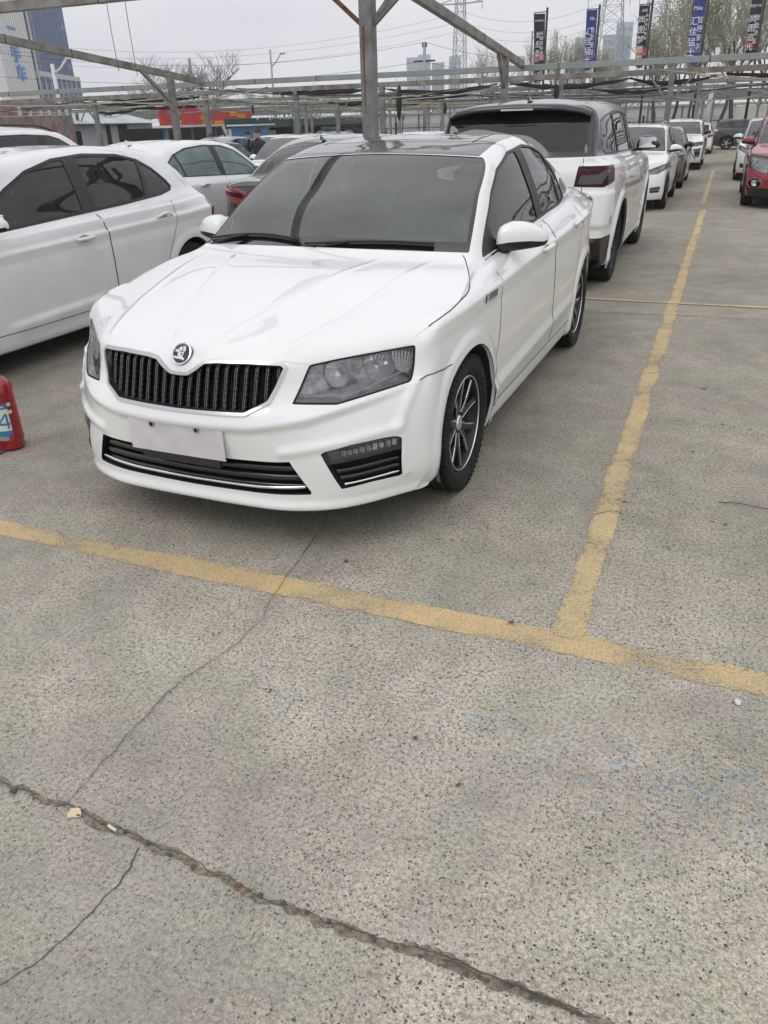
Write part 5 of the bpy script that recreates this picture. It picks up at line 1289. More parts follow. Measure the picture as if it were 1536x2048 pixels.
# ================================================================== TREES, TOWN, SMALL THINGS
mat('bark',(.08,.07,.055),.9); mat('twig',(.085,.075,.06),.9); mat('leaf_pale',(.34,.335,.23),.8); mat('leaf_mid',(.26,.26,.17),.8); mat('twig_green',(.26,.25,.19),.9)
def tree(px,py,dist,spread,label,kind='bare',seed=1,dens=1.0,group=None,twm='twig',leafm=None,up=.55,name=None):
    """(px,py) = crown top in the photograph, dist = metres away; spread = crown half width / height"""
    rn=random.Random(seed); top=at(px,py,dist); H=top.z; x0,y0=top.x,top.y
    tr=MB(); cr=MB(); lf=MB()
    def seg(mb,p,q,r0,r1,n):
        d=(q-p); 
        if d.length<1e-5: return
        d.normalize(); a=d.cross(Vector((.3,.5,.8))).normalized(); b=d.cross(a); o=len(mb.v)
        for (c,r) in ((p,r0),(q,r1)):
            for k in range(n): t=2*math.pi*k/n; mb.v.append(tuple(c+a*math.cos(t)*r+b*math.sin(t)*r))
        for k in range(n): mb.f.append((o+k,o+(k+1)%n,o+n+(k+1)%n,o+n+k)); mb.mi.append(0)
    def grow(p,d,L,r,lv):
        n=3 if lv<3 else 2; q=p
        for i in range(n):
            d=(d+Vector((rn.gauss(0,.12),rn.gauss(0,.12),rn.gauss(.0,.06)+up*.10))).normalized(); q2=q+d*L/n
            seg(tr if lv<2 else cr,q,q2,r*(1-.25*i/n),r*(1-.25*(i+1)/n),6 if lv<1 else 4 if lv<3 else 3); 
            if lv>0 and lv<4 and rn.random()<.8: side(q2,d,L*.6,r*.42,lv+1)
            q=q2
        if lv<4:
            for k in range({0:4,1:3,2:3,3:3}[lv] if dens>=1 else 3): side(q,d,L*rn.uniform(.6,.82),r*.52,lv+1)
        elif leafm:
            for k in range(int(2.2*dens)):
                c=q+Vector((rn.gauss(0,.12),rn.gauss(0,.12),rn.gauss(0,.12)))*H*.12; s=H*.0050*rn.uniform(.6,1.3); a=Vector((rn.gauss(0,1),rn.gauss(0,1),rn.gauss(0,1))).normalized()*s; b=Vector((rn.gauss(0,1),rn.gauss(0,1),rn.gauss(0,1))).normalized()*s
                lf.add([c-a,c+b,c+a,c-b],[(0,1,2,3)])
    def side(p,d,L,r,lv):
        a=rn.uniform(0,2*math.pi); t=rn.uniform(.35,.85)*spread*1.6; v=Vector((math.cos(a),math.sin(a),0)); 
        nd=(d*1.0+v*t+Vector((0,0,up*.35))).normalized(); grow(p,nd,L,max(r,H*.0009),lv)
    grow(Vector((0,0,0)),Vector((0,0,1)),H*.30,H*.013,0)
    zm=max([v[2] for v in cr.v]+[1]); k=H/zm
    for mb in (tr,cr,lf): mb.v=[(v[0]*k,v[1]*k,v[2]*k) for v in mb.v]
    root=empty(name or 'bare_tree',(x0,y0,0)); tag(root,label,'tree',group)
    tr.build('trunk','bark',root,True); cr.build('crown',twm,root)
    if lf.v: lf.build('foliage',leafm,root)
    return root
tree(305,98,66,.95,'bare fan-shaped tree left of the other one, behind the red banner',seed=3)
tree(437,96,62,.9,'bare tree with a round crown right of the red banner\'s middle',seed=5)
tree(262,150,75,.6,'small bare tree beside the glass tower building',seed=8)
tree(365,125,74,.6,'thin bare tree between the two fan-shaped ones',seed=9)
tree(985,72,48,.55,'loose tree with a few young leaves right of the lattice mast',seed=11,leafm='leaf_pale',twm='twig_green',dens=.8)
PL=[(1075,75),(1112,60),(1140,68),(1160,62),(1180,95),(1205,100),(1225,120),(1245,125)]
for i,(px,py) in enumerate(PL): tree(px,py,58+i%3*4,.30,'tall narrow tree with upright twigs behind the blue flags',seed=20+i,leafm='leaf_pale',twm='twig_green',dens=1,up=1.4,group='narrow trees behind the flags',name='poplar_tree')
WL=[(1345,-20,.62),(1385,-60,.6),(1430,-75,.62),(1478,-60,.62),(1520,-95,.6),(1565,-60,.6),(1330,40,.55),(1410,10,.6),(1500,0,.6)]
for i,(px,py,s_) in enumerate(WL): tree(px,py,52+i%3*5,s_,['pale green tree behind the fourth flag, its crown just left of the pole','tall pale green tree whose crown reaches the top edge right of the fourth flag','denser green tree midway between the fourth and fifth flags','tall pale green tree just left of the black and red flag','tallest pale green tree, behind the black and red flag','denser green tree cut off by the right picture edge','lower pale green tree beside the right lattice mast','lower pale green tree under the tall one by the fourth flag','denser low tree behind the foot of the fifth flag'][i],seed=40+i,leafm=['leaf_pale','leaf_mid'][i%3==2],twm='twig_green',dens=2,up=.7,group='big trees on the right',name='willow_tree')
for i in range(22):
    px=190+i*57+rnd.uniform(-20,20); tree(px,rnd.uniform(168,196)-(px/1536)*16,rnd.uniform(66,92),.75,'low scrubby tree of the belt beyond the lot',seed=80+i,leafm=rnd.choice(['leaf_pale','leaf_mid']),twm='twig_green',dens=2,group='scrubby trees beyond the lot',name='scrub_tree',up=.4)
# ---- facades
class Fac:
    def __init__(s,px,py,dist,vpx=760):
        s.p=at(px,py,dist); d=ray(vpx,241); s.d=Vector((d.x,d.y,0)).normalized(); s.n=Vector((s.d.y,-s.d.x,0))
        if s.n.dot(Vector(CAM)-s.p)<0: s.n=-s.n
    def q(s,px,py):
        r_=ray(px,py); t=(s.p-Vector(CAM)).dot(s.n)/r_.dot(s.n); h=Vector(CAM)+r_*t; return (h-s.p).dot(s.d),h.z
    def box(s,mb,s0,s1,z0,z1,o=0,t=.2,mi=0):
        """o: how far the front stands out of the facade, t: depth behind it"""
        c=s.p+s.d*(s0+s1)/2+s.n*(o-t/2); M=Matrix((s.d,s.n,Vector((0,0,1)))).transposed()
        mb.box((c.x,c.y,(z0+z1)/2),(abs(s1-s0),t,z1-z0),mi,M=M)
    def frame(s,s0,z0,o=.02):
        M=Matrix((s.d,Vector((0,0,1)),s.n)).transposed().to_4x4(); p=s.p+s.d*s0+s.n*o; M.translation=(p.x,p.y,z0); return M
def text_mesh(body,size,M,m,name,parent,depth=.01,vertical=False,bold=0):
    cu=D.curves.new(name,'FONT'); cu.body='\n'.join(body) if vertical else body; cu.size=size; cu.extrude=depth; cu.align_x='CENTER'; cu.space_line=.95; cu.offset=bold*size*.3
    o=D.objects.new(name,cu); col.objects.link(o); bpy.context.view_layer.update()
    me=D.meshes.new_from_object(o.evaluated_get(bpy.context.evaluated_depsgraph_get())); D.objects.remove(o)
    me.transform(M); me.materials.clear(); return link(name,me,m,parent,False)
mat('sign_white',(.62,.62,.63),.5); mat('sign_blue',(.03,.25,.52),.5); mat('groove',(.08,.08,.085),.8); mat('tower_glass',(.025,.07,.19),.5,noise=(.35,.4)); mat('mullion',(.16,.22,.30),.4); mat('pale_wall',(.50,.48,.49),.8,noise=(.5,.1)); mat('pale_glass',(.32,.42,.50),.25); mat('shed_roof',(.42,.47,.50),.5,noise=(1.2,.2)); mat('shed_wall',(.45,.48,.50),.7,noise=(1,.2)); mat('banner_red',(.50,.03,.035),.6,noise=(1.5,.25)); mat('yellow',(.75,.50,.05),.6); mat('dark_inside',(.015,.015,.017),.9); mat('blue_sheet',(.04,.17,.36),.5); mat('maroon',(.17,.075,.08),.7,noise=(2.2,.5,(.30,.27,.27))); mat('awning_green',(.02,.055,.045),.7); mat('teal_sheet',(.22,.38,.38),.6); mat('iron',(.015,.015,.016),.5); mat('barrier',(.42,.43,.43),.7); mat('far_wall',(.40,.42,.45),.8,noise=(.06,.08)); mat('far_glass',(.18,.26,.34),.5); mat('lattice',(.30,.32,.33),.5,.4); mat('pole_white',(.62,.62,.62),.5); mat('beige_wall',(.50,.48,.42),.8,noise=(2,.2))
# sign tower and glass tower
F=Fac(20,190,300,700)
b1=empty('office_building',(F.p.x,F.p.y,0)); tag(b1,'blue glass tower with a white corrugated sign wall reading 二手车 at the left edge','building')
def fb(fac,parent,name,m,items,mats=None):
    mb=MB(); P=parent.location
    for it in items: fac.box(mb,*it)
    mb.v=[(v[0]-P.x,v[1]-P.y,v[2]) for v in mb.v]; return link(name,mb.mesh(name),mats or m,parent,False)
sL,_=F.q(20,190); sR,_=F.q(79,190); zt=55
fb(F,b1,'sign_wall','sign_white',[(sL,sR,0,zt,0,3)])
fb(F,b1,'corrugation','groove',[(sL+(sR-sL)*i/13-.05,sL+(sR-sL)*i/13+.05,0,zt,.05,.05) for i in range(14)]+[(sR,sR+.35,0,zt,.15,1)])
k=0
for ch,(px,py) in zip('二手车',((22,66),(30,108),(41,146))):
    s0,z0=F.q(px,py); sz=4.9; M=F.frame(s0+.6,z0-sz*.36,.25); M=Matrix.Translation(-b1.location)@M; text_mesh(ch,sz,M@Matrix.Diagonal((1.75,1,1,1)),'sign_blue','sign_lettering',b1,.06,bold=.10)
s0,_=F.q(79,160); s1,_=F.q(150,160); _,z1=F.q(150,155); _,zc=F.q(110,147); _,zmid=F.q(110,150)
fb(F,b1,'glass_tower','tower_glass',[(s0+.4,F.q(147,140)[0],zc,zt,-.3,14)])
st0=F.q(147,140)[0]
fb(F,b1,'mullions','mullion',[(s0+1.6+(st0-s0-1.6)*i/12-.06,s0+1.6+(st0-s0-1.6)*i/12+.06,zc,zt,-.22,.1) for i in range(13)])
fb(F,b1,'tower_corner','pale_wall',[(s0+.36,s0+1.5,zc,zt,-.1,.4),(s0+4.4,s0+4.6,zc,zt,-.15,.2)])
fb(F,b1,'pale_panes','pale_glass',[(st0-4+j*1.1,st0-3.5+j*1.1,z-1.6,z,-.24,.1) for z in (zc+4,zc+17,zc+30,zc+43) for j in (0,1)])  # pairs of panes in paler glass
s1=F.q(157,150)[0]
fb(F,b1,'podium','tower_glass',[(s0,s1,0,zc-1.0,0,10)]); fb(F,b1,'parapet','pale_wall',[(s0,s1+.3,zc-1.6,zc,.3,10.4)])
fb(F,b1,'columns','pale_wall',[(s0+(s1-s0)*i/8-.35,s0+(s1-s0)*i/8+.35,0,zc-1.6,.2,.5) for i in range(9)]+[(s0,s1,zc*.5-.4,zc*.5+.2,.1,.3)])
b1.scale=(.5,.5,.5); pb=at(20,190,150); b1.location=(pb.x,pb.y,.78)
# long low shed, banner stalls
F2=Fac(130,240,44,900)
def faq(px,py): return F2.q(px,py)
sh=empty('shed',(F2.p.x,F2.p.y,0)); tag(sh,'low pale blue shed with a corrugated roof left of the red banner','shed')
a,_=faq(132,240); b_,_=faq(303,240); _,zr=faq(200,212); _,ze=faq(200,246)
fb(F2,sh,'wall','shed_wall',[(a,b_,0,ze,0,5)]); 
rf=MB(); M_=F2; vs=[]
for i in range(61):
    s_=a+(b_-a)*i/60; z_=.04*(i%2)
    for (o,z) in ((.5,ze-.05),(-3,zr)): v=F2.p+F2.d*s_+F2.n*o-sh.location; vs.append((v.x,v.y,z+z_))
rf.add(vs,[(2*i,2*i+2,2*i+3,2*i+1) for i in range(60)]); rf.build('roof','shed_roof',sh)
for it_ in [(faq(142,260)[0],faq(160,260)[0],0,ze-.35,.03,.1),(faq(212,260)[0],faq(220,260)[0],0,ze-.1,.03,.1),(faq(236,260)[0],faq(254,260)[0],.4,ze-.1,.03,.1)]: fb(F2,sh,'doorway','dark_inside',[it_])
mr=empty('stall',(F2.p.x,F2.p.y,0)); tag(mr,'maroon patterned stall front at the far left behind the people carrier','stall')
a,_=faq(-40,230); b_,_=faq(128,230); fb(F2,mr,'front_board','maroon',[(a,b_,0,faq(60,205)[1],.4,3)]); fb(F2,mr,'board_panels','sign_white',[(a+(b_-a)*t,a+(b_-a)*(t+.03),faq(60,232)[1],faq(60,216)[1],.46,.1) for t in (.3,.42,.55,.66,.8,.9)])
F3=Fac(305,250,42,1000)
bn=empty('banner_stall',(F3.p.x,F3.p.y,0)); tag(bn,'open stall under a long red banner with yellow lettering','stall')
a=F3.q(305,250)[0]; b_=F3.q(489,250)[0]; zt_=F3.q(305,215)[1]; zb_=F3.q(305,252)[1]
fb(F3,bn,'banner','banner_red',[(a,b_,zb_,zt_,.5,.15)]); fb(F3,bn,'canopy_edge','sign_white',[(a,b_+1.2,zb_-.10,zb_,.9,.9)])
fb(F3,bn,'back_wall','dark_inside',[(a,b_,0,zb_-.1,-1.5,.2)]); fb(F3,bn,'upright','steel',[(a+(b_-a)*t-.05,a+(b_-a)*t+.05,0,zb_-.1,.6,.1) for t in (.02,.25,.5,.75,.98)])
fb(F3,bn,'blue_post','blue_sheet',[(a+.9,a+1.15,0,zb_-.1,.3,.2)])
ys=[]
for (px,py) in ((336,224),(395,224),(450,228),(333,236),(392,235),(466,232),(336,246),(396,246),(420,246),(446,246),(468,244)):
    s_,z_=F3.q(px,py)
    for j in range(rnd.randint(3,5)):
        u=s_+(j-2)*.30; h=rnd.uniform(.05,.10); ys.append((u-.11,u+.11,z_+.04,z_+.04+h*.6,.54,.04)); ys.append((u-.03,u+.03,z_-.12,z_+.10,.545,.04)); ys.append((u-.12,u+.08,z_-.10,z_-.05,.54,.04))
fb(F3,bn,'banner_lettering','yellow',ys)
F4=Fac(495,262,39,1000)
ki=empty('kiosk',(F4.p.x,F4.p.y,0)); tag(ki,'bright blue metal kiosk right of the red banner','kiosk'); a=F4.q(497,262)[0]; b_=F4.q(538,262)[0]; zt_=F4.q(515,251)[1]
fb(F4,ki,'box','blue_sheet',[(a,b_,0,zt_,0,.8)]); fb(F4,ki,'window','pale_glass',[(a+(b_-a)*.18,a+(b_-a)*.4,.5,zt_-.25,.02,.05)]); fb(F4,ki,'roof_edge','sign_white',[(a-.3,b_+.1,zt_,zt_+.06,.3,1.2)])
F5=Fac(490,250,44,1000)
gs=empty('green_awning_stall',(F5.p.x,F5.p.y,0)); tag(gs,'row of stalls under dark green awnings with white and red bunting','stall')
a=F5.q(488,250)[0]; b_=F5.q(735,250)[0]; z1=F5.q(600,236)[1]; z0=F5.q(600,252)[1]
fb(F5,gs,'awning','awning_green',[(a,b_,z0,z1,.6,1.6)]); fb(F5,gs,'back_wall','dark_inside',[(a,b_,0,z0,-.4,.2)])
fb(F5,gs,'panel','teal_sheet',[(a+(b_-a)*t,a+(b_-a)*(t+w_),0,z0-.15,-.1,.1) for t,w_ in ((.10,.06),(.56,.09))]); fb(F5,gs,'blue_panel','blue_sheet',[(a+(b_-a)*.47,a+(b_-a)*.55,0,z0-.1,-.1,.1)]); fb(F5,gs,'plot','leaf_pale',[(a+(b_-a)*.2,a+(b_-a)*.28,0,z0-.4,-.1,.1),(a+(b_-a)*.33,a+(b_-a)*.4,0,z0-.4,-.1,.1)])
def bunt(seed,n,t0,t1,zz,m,nm):
    rn=random.Random(seed); it=[]
    for i in range(n):
        t=t0+(t1-t0)*i/n+rn.uniform(-.003,.003); s_=a+(b_-a)*t; h=rn.uniform(.06,.15); it.append((s_,s_+rn.uniform(.06,.16),zz-h+rn.uniform(-.05,.05),zz,.75,.03))
    fb(F5,gs,nm,m,it)
bunt(1,30,.0,.42,z1+.08,'sign_white','bunting_string'); bunt(2,9,.30,.55,z1+.28,'sign_white','upper_bunting'); bunt(3,12,.55,.98,z1-.05,'banner_red','red_bunting'); bunt(4,6,.62,.9,z1-.1,'sign_white','mixed_bunting')
# boundary wall, iron fence, barrier on the right
fw=empty('boundary_fence',(0,52,0)); tag(fw,'black iron railing fence closing the lot','fence'); m=MB()
for x in np.arange(-32,22,.16): m.box((x,0,.62),(.025,.025,1.15))
fr_=m.build('bars','iron',fw); m=MB(); m.box((-5,0,1.05),(54,.04,.05)); m.box((-5,0,.2),(54,.04,.05)); m.build('rails','iron',fw)
m=MB()
for x in np.arange(-32,22,3.2): m.box((x,0,.70),(.12,.12,1.4))
m.build('fence_posts','iron',fw)
ba=empty('road_barrier',(0,80,0)); tag(ba,'long pale concrete barrier wall behind the iron fence','wall'); m=MB(); m.box((-8,0,1.3),(90,.4,1.5)); m.box((-8,-.1,2.1),(90,.6,.12)); m.box((-8,-.15,1.2),(90,.2,.1)); m.build('barrier_wall','barrier',ba); m=MB()
for x in np.arange(-50,36,2.5): m.box((x,-.22,1.3),(.12,.1,1.5))
m.build('barrier_ribs','groove',ba)
bw=MB(); p=at(1480,225,50); bw.box((p.x+4,p.y,.9),(8.5,.3,1.8),bev=.05); o=bw.build('beige_wall','beige_wall'); tag(o,'short beige rendered wall above the white crossover at the right edge','wall')
# hazy housing blocks
def block(px0,px1,py,dist,label,win=False,n=3):
    p0=at(px0,py,dist); p1=at(px1,py,dist); w_=(p1-p0).length; c=(p0+p1)/2; b=empty('apartment_block',(c.x,c.y,0)); tag(b,label,'building','hazy apartment blocks on the horizon' if 0 else None); b.rotation_euler.z=math.atan2(p1.y-p0.y,p1.x-p0.x)
    H=(p0.z+p1.z)/2; m=MB(); m.box((0,6,H/2),(w_,12,H)); m.build('block','far_wall',b)
    m=MB(); fl=int(H/3); cn=max(3,int(w_/3.2))
    for i in range(1,fl):
        for j in range(cn):
            if (j*7+i)%1==0: m.box((-w_/2+(j+.5)*w_/cn,-.03,i*3+.4),(w_/cn*.55,.08,1.5))
    m.build('windows','far_glass',b)
    if win: m=MB(); m.box((0,-.1,H*.5),(w_*.7,.15,H*.72)); m.build('glass_front','far_glass',b); m=MB(); m.box((0,-.2,H*.55),(w_*.04,.2,H*.72)); m.box((0,-.2,H*.6),(w_*.7,.2,1.2)); m.build('glass_frame','far_wall',b)
    return b
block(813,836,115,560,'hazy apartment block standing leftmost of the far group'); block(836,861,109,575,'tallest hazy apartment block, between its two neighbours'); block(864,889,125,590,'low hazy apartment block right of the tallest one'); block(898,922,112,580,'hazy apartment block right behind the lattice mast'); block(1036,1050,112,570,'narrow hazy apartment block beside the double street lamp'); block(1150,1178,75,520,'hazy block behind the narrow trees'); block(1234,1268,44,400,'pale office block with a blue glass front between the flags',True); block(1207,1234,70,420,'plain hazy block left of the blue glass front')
# lattice pylons
def pylon(px,py_top,px_b,dist,wb,wt,label,ext=8):
    p=at(px,py_top,dist); H=p.z+ext; root=empty('lattice_mast',(p.x,p.y,0)); tag(root,label,'pylon'); m=MB(); n=14
    def c(i,k): 
        t=i/n; w_=wb*(1-t)**1.25+wt; return Vector(((-1,1,1,-1)[k]*w_/2,(-1,-1,1,1)[k]*w_/2,H*(1-(1-t)**1.15)))
    r=.05
    for i in range(n):
        for k in range(4):
            m.bar(c(i,k),c(i+1,k),r*1.8); m.bar(c(i,k),c(i+1,(k+1)%4),r); m.bar(c(i,(k+1)%4),c(i+1,k),r); m.bar(c(i+1,k),c(i+1,(k+1)%4),r)
    m.build('lattice','lattice',root); a_=MB()
    for z in (H*.66,H*.80,H*.94):
        for s_ in (-1,1): a_.bar((0,0,z),(s_*3.4,.0,z+.1),.16); a_.bar((0,0,z+.9),(s_*3.4,.0,z+.1),.10); a_.bar((s_*3.3,0,z),(s_*3.3,0,z-.9),.08)
    a_.build('cross_arm','lattice',root); return root
py1=pylon(921,0,921,135,1.5,.75,'slim lattice mast in the middle of the sky'); py2=pylon(1228,0,1205,125,4.2,.9,'lattice mast left of the black and orange flag'); py3=pylon(1316,0,1310,118,2.6,1.3,'lattice mast right of the black and orange flag')
for k,(a_,b_,s_) in enumerate([((921,22),(1228,-6),2.0),((921,42),(1228,20),2.0),((-60,70),(921,25),3.5),((-60,92),(921,44),3.0),((-60,112),(921,62),3.0),((921,60),(1228,38),2.0)]):
    m=MB(); m.tube(sag(at(*a_,134 if a_[0]==921 else 150),at(*b_,134 if b_[0]==921 else 126),s_,20),.014,4); o=m.build('power_line','cable',None,True); tag(o,'thin high-voltage line running to the lattice masts','power line','high-voltage lines')
for a_,b_,s_ in (((-40,100),(849,84),1.3),((849,84),(1150,118),.5),((-40,150),(849,122),1.0),((849,122),(1060,138),.4)):
    m=MB(); m.tube(sag(at(*a_,72),at(*b_,72),s_,20),.012,4); o=m.build('power_line','cable',None,True); tag(o,'low service wire running to the wooden pole','power line','service wires on the wooden pole')
def pole(px,py,dist,r,label,name='utility_pole',m='lattice',arms=None,cat='pole'):
    p=at(px,py,dist); root=empty(name,(p.x,p.y,0)); tag(root,label,cat); q=MB(); q.tube([(0,0,0),(0,0,p.z)],[r*1.3,r],8); q.build('pole',m,root,True)
    for (dx,z,l) in arms or []:
        q=MB(); q.tube([(0,0,p.z-z),(dx*.5,0,p.z-z+l*.35),(dx,0,p.z-z+l)],r*.6,6); q.build('arm',m,root,True); q=MB(); q.box((dx*1.22,0,p.z-z+l+.02),(abs(dx)*.5,.16,.09),bev=.03); q.build('lamp_head',m,root)
    return root
u=pole(849,84,72,.12,'utility pole with a cross bar in front of the hazy blocks',arms=None); m=MB(); z_=at(849,122,72).z; m.box((0,0,z_),(1.8,.1,.12)); m.box((0,0,at(849,84,72).z-.2),(.4,.1,.3)); m.build('cross_bar','iron',u)
pole(378,116,70,.11,'short utility pole behind the bare trees')
pole(540,99,60,.06,'double-armed street lamp in the sky left of the thick post','street_lamp','lattice',[(.75,1.0,.7),(-.55,3.3,.6)],'street lamp')
pole(1065,62,60,.06,'double-armed street lamp left of the first flag','street_lamp','lattice',[(.6,.4,.2),(-.55,3.5,.6)],'street lamp')
pole(104,128,55,.11,'white street lamp in front of the glass tower','street_lamp','pole_white',[(1.1,.5,.7)],'street lamp')
def postpx(pa,pb,dist,r,m,label):
    a=at(*pa,dist); m_=MB(); m_.tube([(a.x,a.y,0),(a.x,a.y,a.z)],r,8); o=m_.build('pole',m,None,True); tag(o,label,'pole')
postpx((1404,148),0,46,.09,'pole_white','short white pole with black fittings left of the tall white one'); postpx((1436,95),0,44,.10,'pole_white','tall white pole rising above the grey off-road car'); postpx((1401,150),0,48,.07,'iron','thin black pole just left of the short white pole'); postpx((1508,130),0,45,.06,'iron','thin black pole near the right edge'); postpx((1290,140),0,47,.05,'iron','thin black pole above the white crossover with roof rails')
# ---- flags
mat('cloth_black',(.025,.022,.03),.75); mat('cloth_blue',(.035,.055,.22),.7); mat('cloth_text',(.75,.75,.78),.7); mat('cloth_pink',(.40,.16,.24),.7,noise=(1.2,.6,(.08,.03,.07))); mat('cloth_orange',(.45,.13,.05),.7,noise=(1.5,.6,(.10,.02,.02))); mat('cloth_red',(.28,.04,.05),.7,noise=(1.5,.5,(.05,.01,.01))); mat('cloth_lilac',(.16,.13,.30),.7,noise=(1.5,.5))
def flag(ptop,pfoot,tl,tr,bl,base,low,texts,label,seed,dist=41):
    top=at(*ptop,dist); root=empty('advertising_flag',(top.x,top.y,0)); tag(root,label,'flag','advertising flags on black poles')
    q=MB(); q.tube([(0,0,0),(0,0,top.z)],.05,8); q.build('pole','iron',root,True)
    A=at(*tl,dist);B=at(*tr,dist);C=at(*bl,dist); W_=(A-B).length; H_=B.z-C.z; side=(A-B); side.z=0; side.normalize(); drift=(C-A).dot(side)
    n=26; k=8; vs=[];fs=[];mi=[]; nn=Vector((side.y,-side.x,0)); nn=nn if nn.dot(Vector(CAM)-top)>0 else -nn
    def P(u,v,o=0):
        return side*(.08+u*W_+drift*v*(.45+.55*u))+nn*(.10*math.sin(v*5+seed)*u+.05*math.sin(u*6+seed)+o)+Vector((0,0,B.z+(A.z-B.z)*u-v*H_+ .06*math.sin(u*3+seed)*v))
    for i in range(n+1):
        for j in range(k+1): vs.append(P(j/k,i/n*(1-.05*abs(j/k-.5)*(i==n))))
    for i in range(n):
        for j in range(k): fs.append((i*(k+1)+j,i*(k+1)+j+1,(i+1)*(k+1)+j+1,(i+1)*(k+1)+j)); mi.append(1 if i/n>.66+.03*math.sin(j*1.7+seed) and i/n<.80 else (2 if i/n>=.80 else 0))
    me=D.meshes.new('cloth'); me.from_pydata([tuple(v) for v in vs],[],fs); me.polygons.foreach_set('material_index',mi); c=link('cloth',me,[base,low,base],root)
    q=MB(); q.tube([(0,0,top.z-.15),tuple(P(1,0)+Vector((0,0,.03)))],.02,5); q.build('top_rod','iron',root,True)
    for (s_,u,v,sz,vert) in texts:
        for i,ch in enumerate(s_ if vert else [s_]):
            vv=v+i*sz*1.32/H_; p=P(u,vv,.03); M=Matrix((-side,Vector((0,0,1)),nn)).transposed().to_4x4(); M.translation=p-Vector((0,0,sz*.4))
            text_mesh(ch,sz*1.12,M,'cloth_text','lettering',c,.004)
flag((1095,15),(1088,190),(1069,28),(1092,27),(1070,146),'cloth_black','cloth_pink',[('Y',.82,.12,0.117,0),('岚图汽车',.38,.12,0.079,0),('岚图泰',.68,.36,0.259,1),('岚图智能电动',.28,.34,0.142,1)],'black and pink advertising flag, first from the left',1)
flag((1200,9),(1185,150),(1175,21),(1197,19),(1169,140),'cloth_blue','cloth_lilac',[('Mile',.55,.13,0.175,0),('汇佳猛士',.72,.34,0.276,1),('智野豪华',.28,.33,0.217,1)],'blue advertising flag between the narrow trees, second from the left',2)
flag((1306,-1),(1290,150),(1281,11),(1303,10),(1271,134),'cloth_black','cloth_orange',[('Y岚图',.55,.08,0.108,0),('岚图梦想家',.66,.22,0.276,1),('高端电动旗舰',.2,.16,0.125,1)],'black and orange advertising flag reading 岚图梦想家',3)
flag((1419,-12),(1400,150),(1389,1),(1416,-2),(1373,128),'cloth_blue','cloth_lilac',[('Mile',.55,.12,0.192,0),('汇佳猛士',.72,.32,0.292,1),('智野豪华',.28,.30,0.242,1)],'blue advertising flag before the big pale green trees',4)
flag((1533,-16),(1516,150),(1508,-6),(1531,-8),(1491,122),'cloth_black','cloth_red',[('岚图汽车',.55,.14,0.100,0),('岚图追光',.68,.34,0.259,1),('智能轿车',.28,.32,0.209,1)],'black and red advertising flag at the right edge',5)
